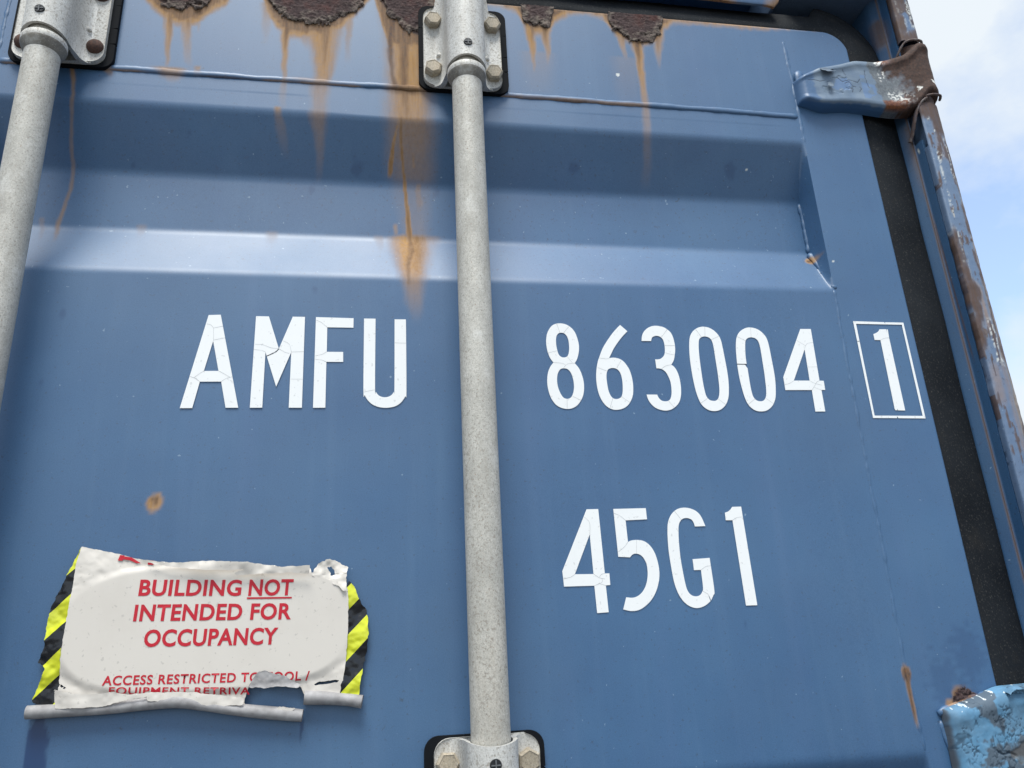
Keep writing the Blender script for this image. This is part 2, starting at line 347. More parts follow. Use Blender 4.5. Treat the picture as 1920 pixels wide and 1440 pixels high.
# ------------------------------------------------------------------ rust, runs and stains on the door (metres on the door skin)
# run: (points (x, z, half width), strength at top, strength at bottom, channel)
RUNS = [(c, p) for c, ps in ((0, [
 [(-.2513,.7537,.0083,.95),(-.2487,.7252,.0053,.9),(-.2469,.6981,.0038,.8),(-.2451,.6714,.0029,.55),(-.2443,.6563,.0017,.15)], [(-.2334,.754,.0131,.9),(-.2296,.7233,.0065,.8),(-.2262,.6962,.0047,.5),(-.2222,.6696,.0041,.2),(-.2192,.6616,.0035,.05)],
 [(-.2169,.7591,.0078,.9),(-.2159,.7382,.003,.7),(-.2149,.7176,.0015,.3)], [(-.194,.7616,.0109,.7),(-.1992,.748,.0054,.3)],
 [(-.1173,.7592,.0131,1),(-.1156,.7349,.0074,1),(-.1156,.7068,.0046,.95),(-.1156,.6793,.0033,.8),(-.1145,.6554,.0027,.5),(-.1149,.6371,.0042,.25),(-.1151,.6161,.0042,.12)], [(-.1202,.612,.0035,.7),(-.1195,.605,.0035,.42),(-.116,.5921,.0065,.26),(-.1101,.5638,.0042,.05)], [(-.1362,.7629,.0087,.8),(-.1386,.7366,.0055,.3),(-.1376,.7063,.003,.06)],
 [(-.0768,.7528,.0305,1),(-.0726,.719,.0194,.95),(-.07,.6952,.0143,.9),(-.0703,.6623,.0098,.85),(-.0735,.6482,.0116,.55),(-.0737,.6156,.009,.4),(-.0741,.6075,.0102,.52),(-.0723,.5878,.0066,.4),(-.0717,.5656,.0048,.26),(-.0741,.5388,.0036,.05)], [(-.0955,.7475,.0169,.95),(-.094,.7233,.0124,.7),(-.0877,.7031,.0068,.2)], [(-.0439,.7629,.0077,.85),(-.0426,.73,.0044,.5),(-.0424,.6883,.0031,.1)], [(-.0829,.655,.0275,.4),(-.0797,.6492,.0183,.12)],
 [(.029,.7791,.0306,1),(.0281,.7371,.0256,1),(.0293,.6964,.0246,1),(.0297,.6528,.0242,1),(.0303,.6459,.0261,.92),(.0301,.6091,.0257,.82),(.0326,.6056,.027,.68),(.0329,.5763,.0271,.58),(.0338,.5469,.0259,.46),(.0345,.539,.024,.2),(.0362,.5004,.0181,.22),(.0384,.4735,.0155,.25),(.0316,.4676,.0228,1),(.0322,.441,.0199,1),(.0327,.4136,.0159,.9),(.0335,.3938,.0122,.62),(.0351,.3747,.0103,.36),(.0366,.3482,.0057,.03)],
 [(.0188,.6097,.0022,.7),(.0153,.5923,.0022,.85),(.0123,.5781,.0025,.95),(.0087,.5611,.0028,1),(.0075,.5497,.0028,1)], [(.0207,.6099,.0028,.8),(.0216,.5814,.0022,.95),(.0244,.5476,.0023,1),(.0281,.5108,.0026,1),(.031,.4675,.0037,1)], [(.0338,.6079,.0031,.4),(.0348,.5764,.0025,.55),(.0368,.5578,.0028,.8)], [(.0415,.5382,.0044,.5),(.0432,.5152,.005,.42),(.0405,.4949,.0031,.15)], [(.0513,.4684,.0149,.42),(.0512,.4467,.0091,.05)], [(.0151,.4823,.0025,.6),(.0157,.4725,.0024,.5)], [(-.0043,.4661,.0054,.28),(-.0018,.4439,.003,.05)],
 [(.1816,.7781,.0077,1),(.184,.7483,.0059,1),(.186,.7232,.0041,.9),(.1849,.6924,.002,.3)], [(.2008,.7836,.0106,1),(.2031,.7545,.0067,.95),(.2047,.7249,.0038,.7),(.2031,.7006,.0017,.15)], [(.1913,.7195,.0207,.2),(.1892,.6636,.0183,.05)],
 [(.301,.7747,.0095,.95),(.3051,.7429,.0043,.7),(.3069,.7183,.0022,.15)], [(.3241,.7595,.0095,1),(.3255,.732,.0069,1),(.3249,.7064,.0054,.95),(.3253,.6772,.0046,.75),(.3259,.6567,.0053,.6),(.3251,.6364,.0056,.45),(.3234,.6084,.0056,.32),(.3243,.5847,.0056,.22),(.3242,.5502,.0063,.05)], [(.3588,.777,.0074,.95),(.3527,.7431,.0055,.7),(.3515,.7138,.0022,.15)], [(.3087,.7219,.0202,.16),(.3035,.6428,.0154,.03)],
 [(-.3437,.6505,.0022,.85),(-.3404,.6332,.0025,.72),(-.3388,.6117,.0022,.55),(-.3394,.5897,.0019,.46),(-.3404,.5686,.0019,.44),(-.3399,.5475,.0019,.42),(-.339,.5231,.0022,.52),(-.3406,.506,.0022,.52),(-.3434,.4856,.0024,.56),(-.3461,.4656,.0027,.6),(-.3433,.4453,.0021,.2)], [(-.309,.6551,.005,.75),(-.306,.6479,.005,.6),(-.3035,.6408,.0028,.1)], [(-.2415,.6573,.0184,.7),(-.2385,.6493,.0126,.55),(-.2374,.6375,.0046,.04)], [(-.2116,.6615,.0035,.6),(-.2116,.6532,.0035,.2)], [(-.3632,.4734,.0026,.3),(-.3574,.4471,.0021,.08)], [(-.1228,.4666,.007,.25),(-.1221,.4486,.0046,.03)], [(-.2615,.4694,.0055,.25),(-.2599,.4528,.0033,.03)],
 [(.5263,-.0311,.0035,.8),(.5269,-.0413,.0024,.9),(.5265,-.0503,.002,.85),(.5277,-.0653,.0019,.8),(.5278,-.0771,.0014,.6)] ]),
 (1, [
 [(-.2485,.7492,.003,.6),(-.247,.7254,.0023,.5),(-.2454,.7005,.0015,.1)], [(-.2302,.7511,.003,.55),(-.2275,.7258,.0021,.4),(-.2256,.7103,.0015,.05)],
 [(-.1163,.7503,.0037,1),(-.1152,.7268,.0028,.85),(-.1152,.6989,.0018,.3)], [(-.0702,.7452,.0063,.85),(-.0695,.7193,.0041,.65),(-.0691,.6835,.0028,.2)], [(-.0764,.7413,.0227,.45),(-.0758,.7219,.0138,.1)],
 [(.0112,.7536,.0065,1),(.008,.7228,.0045,.95),(.0074,.6984,.0035,.85),(.0107,.6748,.0029,.8),(.0139,.6515,.0038,.85),(.0164,.6448,.0025,.4)], [(.0243,.745,.0072,.95),(.0241,.6959,.0055,.8),(.0246,.6524,.0054,.75),(.0258,.6255,.0044,.38),(.0269,.6075,.0031,.1)], [(.038,.7422,.0224,.5),(.0424,.722,.0118,.1)], [(.024,.6547,.0216,.6),(.0239,.6454,.0209,.65),(.0239,.6407,.0126,.2)],
 [(.0207,.6084,.0014,.35),(.0216,.5814,.0012,.45),(.0244,.5476,.0014,.45),(.0281,.5108,.0014,.5),(.031,.4675,.0021,.6),(.033,.4457,.0048,.62),(.0288,.4224,.003,.6),(.0295,.3963,.0023,.35)], [(.0122,.5809,.0016,.3),(.0087,.5611,.0017,.4),(.0075,.5503,.0019,.5)], [(.0414,.4673,.008,.42),(.0411,.4368,.0072,.34),(.0383,.4041,.0041,.08)],
 [(.1864,.7657,.0035,.85),(.1869,.7494,.0024,.5),(.1867,.7342,.0017,.1)], [(.2018,.7672,.0042,.8),(.2028,.7493,.0028,.5),(.2031,.7324,.0017,.1)], [(.3244,.756,.0048,.95),(.3246,.7302,.0033,.7),(.3235,.6995,.0022,.15)], [(.3535,.7624,.0037,.7),(.3522,.7387,.0022,.1)], [(.3056,.7629,.0036,.5),(.3068,.7457,.0022,.1)],
 [(.527,-.0332,.003,.9),(.5268,-.0443,.0018,1),(.5271,-.0554,.0016,1),(.5271,-.0727,.0014,.9)] ])) for p in ps]
# soft spots: (x, z, rx, rz, strength, channel)
def spots(pl): return [(p[0], p[1], p[2], p[2] * asp, s_, ch) for (p, asp, s_, ch) in pl]
SPOTS = spots([(p, a, s, c) for p, (a, s, c) in zip(
  [(-.2098,.1563,.0085),(-.2101,.1588,.0043),(.5262,-.0291,.0056),(.5266,-.0322,.0053),(.58,-.0547,.009),(.5684,-.0621,.0065),(.5871,-.0576,.0144),(.5757,.6653,.0108),(.5653,.6704,.0062),(.5516,.6745,.0054)],
  [(1.15,.95,0),(.9,.75,1),(1.2,.85,0),(1.5,1,1),(1.0,.7,0),(.9,.75,0),(.8,1.,1),(.5,.8,0),(.7,.8,1),(1,.8,0)])]) + \
  spots([(p, a, s, c) for p, (a, s, c) in zip([(.5249,.4515,.0065),(.524,.4507,.0036)], [(1.0, 1., 0), (.8, 1., 1)])])
# fresh dark-blue touch-up marks: (x, z, half width) runs
FRESH = [(0, p) for p in ([(-.284,-.025,.0025,1),(-.284,-.0312,.0042,1),(-.2843,-.0383,.0075,1),(-.2837,-.0486,.0083,1),(-.2826,-.0681,.0099,1)], [(-.0693,-.0387,.0014,.9),(-.0677,-.0449,.0018,.9),(-.0692,-.0543,.0009,.8)])]
SMUDGE = [(-.0308,.5536,.008),(-.0849,.602,.003),(-.2164,.5803,.0023),(.2316,.5656,.0068),(.4333,.5718,.0087),(-.081,.5268,.0048),(-.3145,.3478,.0039),(.0642,.5309,.0057),(.1182,.519,.0039),(-.2181,.5759,.0017),(-.3252,.2748,.0033),(.3618,.0234,.0028),(-.0709,.3831,.0033),(-.2766,.5451,.0028)]
SMEAR = [(.6014,-.0157),(.5675,-.0399),(.5808,-.0583)]
HALO = [(-.8137,.8067),(-.2995,.784),(-.279,.7579),(-.2689,.7446),(-.2525,.728),(-.2371,.7201),(-.2167,.7254),(-.203,.7428),(-.1858,.7576),(-.1779,.7765),(-.1471,.7799),(-.1393,.7511),(-.129,.7311),(-.1129,.715),(-.0757,.7171),(-.0509,.7341),(-.0354,.7554),(-.0196,.7806),(-.0132,.7898),(-.0077,.7667),(.0002,.7343),(.0081,.7065),(.0455,.71),(.1243,.7928),(.1517,.7906),(.1673,.7836),(.1747,.767),(.1875,.7478),(.2086,.7533),(.2167,.7705),(.2355,.7864),(.2608,.7917),(.2818,.7851),(.2898,.7701),(.3004,.7537),(.3282,.7443),(.3547,.7537),(.3645,.7758),(.3785,.787),(.4072,.79),(.4828,.7886),(.5139,.7908),(.562,.7975)]
HX, HZ = np.array([p[0] for p in HALO]), np.array([p[1] for p in HALO])
CRUSTS = [[(-.2663,.7617),(-.2576,.7514),(-.2456,.7495),(-.2333,.746),(-.2188,.7524),(-.2082,.7559),(-.2031,.7687)],
  [(-.1405,.774),(-.135,.7631),(-.1283,.7539),(-.1173,.7461),(-.1046,.7409),(-.0827,.7399),(-.0639,.7434),(-.0463,.7543),(-.0311,.7693),(-.0196,.7857)],
  [(-.0066,.7905),(.0014,.7727),(.0053,.7622),(.0164,.7542),(.0243,.7433),(.036,.7362),(.0491,.7358),(.0623,.7405)],
  [(.1731,.7885),(.1756,.7706),(.1801,.7642),(.1884,.7633),(.1969,.7667),(.2036,.7622),(.2101,.7655),(.2147,.7816),(.2167,.7905)],
  [(.2889,.784),(.292,.7703),(.3,.7641),(.3059,.7586),(.3147,.7525),(.3304,.7514),(.3478,.7574),(.3568,.7662),(.362,.7791),(.3647,.7901)]]
DTOP, DRIGHT, DLEFT, DBOT, DCR = .794, .6262, -.500, -1.80, .034
WELD_Z, STILE_R, STILE_L = .6520, .5330, -.4215

def runs_eval(x, z, runs, nz_amp=.35, lo=.30, hi=1.48):
    o = np.zeros((3,) + np.shape(x))
    wob = (NA.fbm(x, z, 70, 3) - .5); wob2 = (NB.fbm(x, z * .18, 330, 3) - .5)
    for ch, pts in runs:
        zz = np.array([p[1] for p in pts])[::-1]; xx = np.array([p[0] for p in pts])[::-1]; ww = np.array([max(p[2], .0009) for p in pts])[::-1]; sv = np.array([p[3] for p in pts])[::-1]
        zt, zb = zz[-1], zz[0]
        sel = (z < zt + .006) & (z > zb - .012) & (x > xx.min() - ww.max() * 2 - .01) & (x < xx.max() + ww.max() * 2 + .01)
        if not sel.any(): continue
        X, Z = x[sel], z[sel]
        w = np.interp(Z, zz, ww)
        d = np.abs(X - np.interp(Z, zz, xx) - wob[sel] * .003) / w + wob2[sel] * nz_amp * np.clip(.012 / w, .3, 1.6)
        v = (1 - sstep(lo, hi, d)) * np.interp(Z, zz, sv) * sstep(zt + .005, zt, Z) * sstep(zb - .008, zb + .002, Z)
        o[ch][sel] = np.maximum(o[ch][sel], v)
    return o

def stain(x, z):
    """returns (n,4) stain colours for points on the door skin"""
    x = np.asarray(x, float); z = np.asarray(z, float)
    o = runs_eval(x, z, RUNS)
    w1 = (NC.fbm(x, z, 160, 3) - .5)
    for (cx, cz, rx, rz, s, ch) in SPOTS:
        d = np.hypot((x - cx) / rx, (z - cz) / rz) + w1 * .7
        o[ch] = np.maximum(o[ch], s * (1 - sstep(.55, 1.1, d)))
    hz = np.interp(x, HX, HZ); h = z - hz + w1 * .006
    o[0] = np.maximum(o[0], .95 * sstep(-.007, .007, h))
    o[1] = np.maximum(o[1], .75 * sstep(.004, .014, h + (NA.fbm(x, z, 240, 2) - .5) * .008) * (x < .42))
    o[1] = np.maximum(o[1], .8 * sstep(DTOP - .0045, DTOP - .001, z + w1 * .003) * sstep(.47, .40, x))
    for c in CRUSTS:
        cx = np.array([p[0] for p in c]); cz = np.array([p[1] for p in c])
        zc = np.interp(x, cx, cz, left=9, right=9)
        d = z - zc + (NB.fbm(x, z, 260, 3) - .5) * .009
        o[2] = np.maximum(o[2], sstep(-.002, .001, d))
    o[1] = np.clip(o[1], 0, 1)
    return np.stack([o[0], o[1], o[2], np.ones_like(x)], -1)

def wear(x, z):
    x = np.asarray(x, float); z = np.asarray(z, float)
    f = runs_eval(x, z, FRESH, .5, .8, 1.05)[0] * .95
    for cx, cz, r in SMUDGE: f = np.maximum(f, .38 * (1 - sstep(.4, 1.1, np.hypot((x - cx) / r, (z - cz) / (r * 1.5)) + (NB.fbm(x, z, 120, 3) - .5) * 1.2)))
    sm = np.zeros_like(x)
    for cx, cz in SMEAR: sm = np.maximum(sm, 1 - sstep(.5, 1.2, np.hypot((x - cx) / .022, (z - cz) / .028) + (NA.fbm(x * .25, z, 500, 2) - .5) * 1.3))
    f = np.maximum(f, sm * .30)
    wh = np.zeros_like(x)
    for (cx, cz, r) in [(.2934,.6953,.0021),(.5398,.4387,.0011),(.4562,.5737,.0009)]:
        wh = np.maximum(wh, (np.hypot((x - cx), (z - cz) * .8) < max(r, .0012)) * .9)
    gr = np.zeros_like(x)
    return np.stack([f, wh, gr, np.ones_like(x)], -1)

# door profile: shallow trapezoid recesses pressed into the sheet
PITCH_Z = .715
KZ, KD = [], []
for k in range(4):
    a = .608 - PITCH_Z * k
    KZ += [a, a - .0712, a - .1437, a - .208]; KD += [0, .032, .032, 0]
KZ, KD = np.array(KZ)[::-1], np.array(KD)[::-1]
def prof(z): return sum(np.interp(z + d, KZ, KD, left=0, right=0) for d in (-.0040, -.0020, 0, .0020, .0040)) / 5
def door_y(x, z):
    inside = sstep(STILE_R + .0005, STILE_R - .0038, x) * sstep(STILE_L - .0005, STILE_L + .0038, x)
    und = (NC.fbm(x, z, 5, 2) - .5) * .0016 * sstep(STILE_R, STILE_R - .05, x) * (z < WELD_Z - .02)
    return prof(z) * inside + und

# ------------------------------------------------------------------ the yard
me = bpy.data.meshes.new('mesh'); bm = bmesh.new()
for v in ((-400, -400, GROUND), (400, -400, GROUND), (400, 400, GROUND), (-400, 400, GROUND)): bm.verts.new(v)
bm.faces.new(bm.verts); bm.to_mesh(me); bm.free()
g = Mat('yard_gravel'); gn = g.noise(.4, 6, .6); gv = g.noise(35, 5, .7)
link('ground', me, g.fin(g.mix(g.ramp(gv, (.3, 0.), (.7, 1.)), (.060, .057, .052), (.13, .122, .11)), .9, g.bump(gv, .6, .02)), kind='structure')

# ------------------------------------------------------------------ the container
CONT = empty('shipping_container', (-.492, 0.02, GROUND), 'faded blue shipping container with rusty streaked door end and white vinyl numbers', 'shipping container')

def door_leaf(x0, x1, colsn, zrows, fine):
    xs = np.linspace(x0 + .002, x1 - .0018, colsn)
    if fine:
        for a in (STILE_R - .004, STILE_R + .0004, STILE_L - .0004, STILE_L + .004): xs[np.argmin(np.abs(xs - a))] = a
    xs = np.concatenate([[x0, x0, x0 + .0005], xs, [x1 - .0005, x1, x1]]); ex = np.zeros(len(xs)); ex[[0, -1]] = .052; ex[[1, -2]] = .0022; ex[[2, -3]] = .0006
    zs = np.concatenate([[DBOT, DBOT], zrows, [DTOP - .0005, DTOP, DTOP]]); ez = np.zeros(len(zs)); ez[[0, -1]] = .052; ez[-2] = .0022; ez[-3] = .0006
    X, Z = np.meshgrid(xs, zs); E = np.maximum(ex[None, :], ez[:, None])
    return X, Z, E

zr = np.concatenate([np.linspace(-1.79, -.22, 60), np.arange(-.20, .385, .004), np.arange(.386, .606, .002), np.arange(.607, .7925, .0013)])
X, Z, E = door_leaf(DLEFT, DRIGHT, 751, zr, True)
Y = np.maximum(door_y(X, Z), E)
ST, WE = stain(X, Z), wear(X, Z)
dr = np.clip(X - (DRIGHT - DCR), 0, DCR); drop = DCR - np.sqrt(np.maximum(DCR ** 2 - dr ** 2, 0))
Z2 = Z - drop * sstep(DTOP - .075, DTOP, Z)
door = link('door_panel', grid_mesh(X, Y, Z2, None, {'stain': ST, 'wear': WE}), M_DOOR, CONT, 'right hand door leaf with recessed band, rust runs and white markings', smooth=True, edge=60)

Xl, Zl, El = door_leaf(-1.612, -.512, 160, np.linspace(-1.79, .79, 320), False)
sl = lambda x: sstep(-.590, -.594, x) * sstep(-1.524, -1.520, x)
Yl = np.maximum(prof(Zl) * sl(Xl), El)
z4 = np.zeros(Xl.shape + (4,))
link('door_panel', grid_mesh(Xl, Yl, Zl, None, {'stain': z4, 'wear': z4}), M_DOOR, CONT, 'left hand door leaf', smooth=True, edge=60)

def bead(path, r, wob=.0005, parent=door, mat=M_DOOR, step=.0035, rip=.22, name='weld_bead', squash=.75):
    P = [Vector(p) for p in path]; pts = []; L = 0
    for a, b in zip(P[:-1], P[1:]):
        n = max(2, int((b - a).length / step))
        for i in range(n): pts.append(a.lerp(b, i / n))
    pts.append(P[-1]); rad = []; ph = random.random() * 9
    for i, p in enumerate(pts):
        lo = NA.fbm(p.x + ph, p.z, 55, 3) - .5; hi = NB.at(p.x, p.z + ph, 230) - .5
        rad.append(r * (1 + rip * hi + .35 * lo)); lo2 = NC.fbm(p.x, p.z + ph, 40, 2) - .5
        if abs((pts[-1] - pts[0]).x) > abs((pts[-1] - pts[0]).z): p.z += lo2 * wob * 4
        else: p.x += lo2 * wob * 4
    rad[0] *= .5; rad[-1] *= .5
    me = tube(pts, rad, 10, 0, True, squash)
    def sfn(x, y, z):
        s = stain(x, z); under = sstep(0, -.002, z - WELD_Z) * (abs(pts[0].z - WELD_Z) < .02)
        s[:, 0] = np.maximum(s[:, 0], under * sstep(.42, .60, NA.fbm(x, z * 0, 16, 3)) * .6 * (x < .33)); s[:, 1] = np.maximum(s[:, 1], under * sstep(.5, .66, NB.fbm(x, z * 0, 12, 3)) * .6 * (x < .25))
        return s
    set_attr(me, 'stain', sfn); set_attr(me, 'wear', lambda x, y, z: wear(x, z))
    return link(name, me, mat, parent, smooth=True)
bead([(-.42, .0003, .6535), (.1, .0003, .6528), (.45, .0003, .6500), (.531, .0003, .6485)], .0040, squash=.6)
bead([(-.500, .0006, .6640), (-.421, .0006, .6560)], .0032, squash=.6)
bead([(.5322, .0010, .772), (.5335, .0010, .735), (.5343, .001, .728), (.5348, .001, .66), (.5350, .0012, .606)], .0030, rip=.6, squash=.5)
bead([(.5345, .002, .606), (.533, .0315, .5368)], .0034, rip=.45); bead([(.531, .031, .5368), (.5305, .031, .4643)], .0036, rip=.45, wob=.001); bead([(.531, .030, .4643), (.535, .001, .400)], .0046, rip=.5, wob=.001)
bead([(.534, .0012, .400), (.531, .0012, .30), (.5295, .0012, .12), (.527, .0012, -.02), (.531, .0012, -.105)], .0024, rip=.5)
bead([(.553, .001, -.077), (.562, -.001, -.11), (.571, -.001, -.16)], .0040, rip=.4, wob=.001, squash=.6)
bead([(-.4215, .0012, .745), (-.4225, .0012, .608)], .0026, rip=.4); bead([(-.4225, .030, .5368), (-.4225, .030, .4643)], .0036); bead([(-.4222, .0012, .40), (-.4222, .0012, -.1)], .0024)

# flaking crust where the top edge has rusted through: real relief, five patches
for i, c in enumerate(CRUSTS):
    cx = np.array([p[0] for p in c]); cz = np.array([p[1] for p in c])
    xs = np.arange(cx.min() - .002, cx.max() + .002, .0008); zs = np.arange(cz.min() - .004, min(DTOP + .001, cz.max() + .045), .0008)
    X, Z = np.meshgrid(xs, zs)
    d = Z - np.interp(X, cx, cz, left=9, right=9) + (NA.fbm(X, Z, 110, 5) - .5) * .030 + .001
    d = np.minimum(d, np.minimum(X - cx.min(), cx.max() - X) + .002 + (NB.fbm(X, Z, 130, 4) - .5) * .014)
    lump = np.clip(NC.fbm(X, Z, 230, 3) - .40, 0, 1) * sstep(.022, .004, d)
    hgt = .0006 + sstep(0, .003, d) * .0008 +   .0038 * lump * sstep(0, .003, d) + .0014 * NB.fbm(X, Z, 150, 4) * sstep(0, .008, d)
    keep = (d[:-1, :-1] > 0) & (d[1:, 1:] > 0)
    at = {'stain': np.stack([sstep(.014, .003, d + (NB.fbm(X, Z, 200, 2) - .5) * .012), 0 * X, 0 * X, 0 * X + 1], -1)}
    link('rust_scale', grid_mesh(X, -hgt, Z, keep, at), M_CRUST, door, smooth=True)
# blister beside the lower hinge
xs = np.arange(.572, .612, .0007); zs = np.arange(-.074, -.045, .0007); X, Z = np.meshgrid(xs, zs)
BL = [(.5648,-.0644),(.5724,-.0558),(.5832,-.0493),(.5905,-.0492),(.5956,-.053),(.6011,-.0554),(.6056,-.0612),(.579,-.0652)]
def in_poly(px, pz, poly):
    ins = np.zeros(px.shape, bool); n = len(poly)
    for i in range(n):
        x1, z1 = poly[i]; x2, z2 = poly[i - 1]
        c = ((z1 > pz) != (z2 > pz)) & (px < (x2 - x1) * (pz - z1) / (z2 - z1 + 1e-12) + x1); ins ^= c
    return ins
wx = X + (NA.fbm(X, Z, 400, 2) - .5) * .006; wz = Z + (NB.fbm(X, Z, 400, 2) - .5) * .006
keep = in_poly(wx, wz, BL)[:-1, :-1]
hgt = .001 + .004 * np.clip(NB.fbm(X, Z, 380, 3) - .3, 0, 1)
link('rust_scale', grid_mesh(X, -hgt, Z, keep, {'stain': np.zeros(X.shape + (4,))}), M_CRUST, door, smooth=True)

# ---- rubber seal round the door: one lip swept along the right edge, the rounded corner and the top
def seal(x_r, x_l, cr, zb, lip):
    path = [(x_r, z, 1, 0) for z in np.linspace(zb, DTOP - cr, 60)]
    path += [(x_r - cr + cr * math.cos(t), DTOP - cr + cr * math.sin(t), math.cos(t), math.sin(t)) for t in np.linspace(0, math.pi / 2, 14)[1:]]
    path += [(x, DTOP, 0, 1) for x in np.linspace(x_r - cr, x_l, 60)[1:]]
    A = np.array(path); D = np.array([l[0] for l in lip]); YY = np.array([l[1] for l in lip])
    dscale = np.where(A[:, 3] > .999, .72, 1)[:, None]
    X = A[:, 0:1] + A[:, 2:3] * D[None, :]; Z = A[:, 1:2] + A[:, 3:4] * D[None, :] * dscale
    wob = (NA.fbm(A[:, 0], A[:, 1], 14, 2) - .5)[:, None] * .003 * sstep(.01, .03, D)[None, :]
    return grid_mesh(X, np.broadcast_to(YY[None, :], X.shape) + wob, Z, None, None, True)
LIP = [(-.003, .03), (-.002, .014), (.001, .010), (.006, .0075), (.013, .0065), (.021, .0075), (.030, .0092), (.040, .0122), (.050, .0155), (.0612, .0190), (.063, .035)]
link('door_seal', seal(DRIGHT, DLEFT, DCR, DBOT, LIP), M_RUBBER, CONT, 'black rubber seal filling the gap beside and above the right door', smooth=True)
bm = bmesh.new(); box(bm, -.5115, -.5005, .004, .05, DBOT, DTOP, .002); link('door_seal', bm_mesh(bm), M_RUBBER, CONT, smooth=True)

# ---- header above the doors, recessed pocket at the right end
HB = [(-1.70, .834), (.10, .834), (.36, .832), (.46, .8295), (.515, .829), (.528, .8255), (.536, .836)]
xs = np.linspace(-1.70, .536, 260); hb = np.interp(xs, [p[0] for p in HB], [p[1] for p in HB]); hb = hb + (NA.fbm(xs, xs * 0, 30, 2) - .5) * .003
rows = [(.06, .045), (0, .0), (.0008, -.003), (.003, -.004), (.02, -.004), (.04, -.004), (.11, -.004), (.113, -.002), (.114, .05)]
X = np.array([xs for _ in rows]); Z = np.array([hb + r[0] for r in rows]); Z[-3:] = .90; Y = np.array([np.full(len(xs), r[1]) for r in rows])
def hst(x, z):
    h = z - np.interp(x, xs, hb); n = NA.fbm(x, z * .2, 30, 3)
    o = .9 * sstep(.010, .0, h - (n - .55) * .05); d = sstep(.003, .0, h - (n - .6) * .014)
    return np.stack([o, d * .8, 0 * x, 0 * x + 1], -1)
S = np.stack([hst(X[i], Z[i]) for i in range(len(rows))]); z0 = np.zeros_like(S)
link('header', grid_mesh(X, Y, Z, None, {'stain': S, 'wear': z0}), M_DOOR, CONT, 'door header with rusty lower lip', smooth=True, edge=40)
bm = bmesh.new(); box(bm, .50, .6868, .155, .165, .78, .9); box(bm, -1.70, .725, .052, .159, .926, .945); pass
pass
link('header_pocket', bm_mesh(bm), M_DOOR, CONT)

# ---- corner post: deep inner face with a bead, and a rounded outer edge split at the hinges
PXI, PXO, PYF = .694, .7315, -.022
def post_stain(x, y, z):
    o = np.zeros((len(x), 4)); o[:, 3] = 1
    n = NA.fbm(y * 6 + x, z, 28, 4); n2 = NB.fbm(y * 5 + x * 5, z, 90, 3)
    o[:, 0] = .55 * sstep(.60, .72, n) ; o[:, 1] = .4 * sstep(.64, .74, n)
    return o
PS = (np.linspace(DBOT - .05, .872, 500))
prof_in = [(.6875, .16), (.6875, .03), (.6875, .0180), (.6880, .0168), (.6905, .0112), (.6922, .0074), (.6930, .0055), (.6934, .0046), (.6928, .0036), (PXI, .002), (PXI, .0005), (PXI, -.001), (PXI, -.0025), (PXI, -.004), (PXI, -.0055), (PXI, -.007), (PXI, -.0112), (PXI + .004, -.0110)]
X = np.array([[p[0] for p in prof_in]] * len(PS)); Y = np.array([[p[1] for p in prof_in]] * len(PS)); Z = np.repeat(PS[:, None], len(prof_in), 1)
def inner_stain():
    o = np.zeros(X.shape + (4,)); o[..., 3] = 1
    n = NA.fbm(Z, Y, 26, 3)
    at = lambda y0, w: np.exp(-((Y - y0) / w) ** 2)
    o[..., 0] = np.clip(at(.0046, .0012) * .3 * sstep(.4, .7, n) + .35 * at(.007, .004) * sstep(.52, .61, Z) * sstep(.655, .645, Z), 0, 1)
    o[..., 0] = np.maximum(o[..., 0], at(.0046, .0009) * .8)
    o[..., 1] = at(.0042, .0009) * .7
    o[..., 1] = np.maximum(o[..., 1], at(.0025 - (.50 - Z) * .03, .0012) * sstep(.30, .33, Z) * sstep(.52, .49, Z) * .9)
    o[..., 0] = np.maximum(o[..., 0], sstep(.45, .6, n) * sstep(.69, .72, Z) * at(.01, .012) * .25)
    o[..., 1] = np.maximum(o[..., 1], sstep(.55, .64, n) * sstep(.69, .72, Z) * at(.01, .012) * .6)
    w = np.zeros_like(o); w[..., 2] = at(.013, .006) * .08; w[..., 1] = np.hypot(Y + .002, (Z - .603)) < .0022
    return o, w
S, Wr = inner_stain()
HOLE = lambda z: (z > .612) & (z < .664)
km = ~(HOLE(Z[:-1, :-1]) & (Y[:-1, :-1] < .0025))
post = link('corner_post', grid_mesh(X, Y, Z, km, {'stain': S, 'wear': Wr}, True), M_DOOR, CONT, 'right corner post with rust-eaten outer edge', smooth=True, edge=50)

# rounded outer edge, built as separate lengths between the hinge knuckles
EDGE = [(PXI + .003, -.0116), (PXI, -.0118), (PXI, -.0200), (PXI + .0006, -.0213), (PXI + .0020, -.0219), (PXI + .006, PYF), (PXI + .012, PYF - .0003), (PXI + .017, PYF - .0002), (PXI + .0215, PYF + .0006), (PXI + .026, PYF + .0022), (PXI + .030, PYF + .0048), (PXI + .0335, PYF + .0085), (PXI + .0362, PYF + .0135), (PXI + .0375, PYF + .020), (PXI + .0375, .03), (PXI + .0375, .16)]
EP = np.array(EDGE)
seg_l = np.r_[0, np.cumsum(np.hypot(*np.diff(EP, axis=0).T))]
ss = np.concatenate([np.linspace(0, seg_l[2], 4)[:-1], np.linspace(seg_l[2], seg_l[13], 34), [seg_l[14], seg_l[15]]])
EX, EY = np.interp(ss, seg_l, EP[:, 0]), np.interp(ss, seg_l, EP[:, 1])
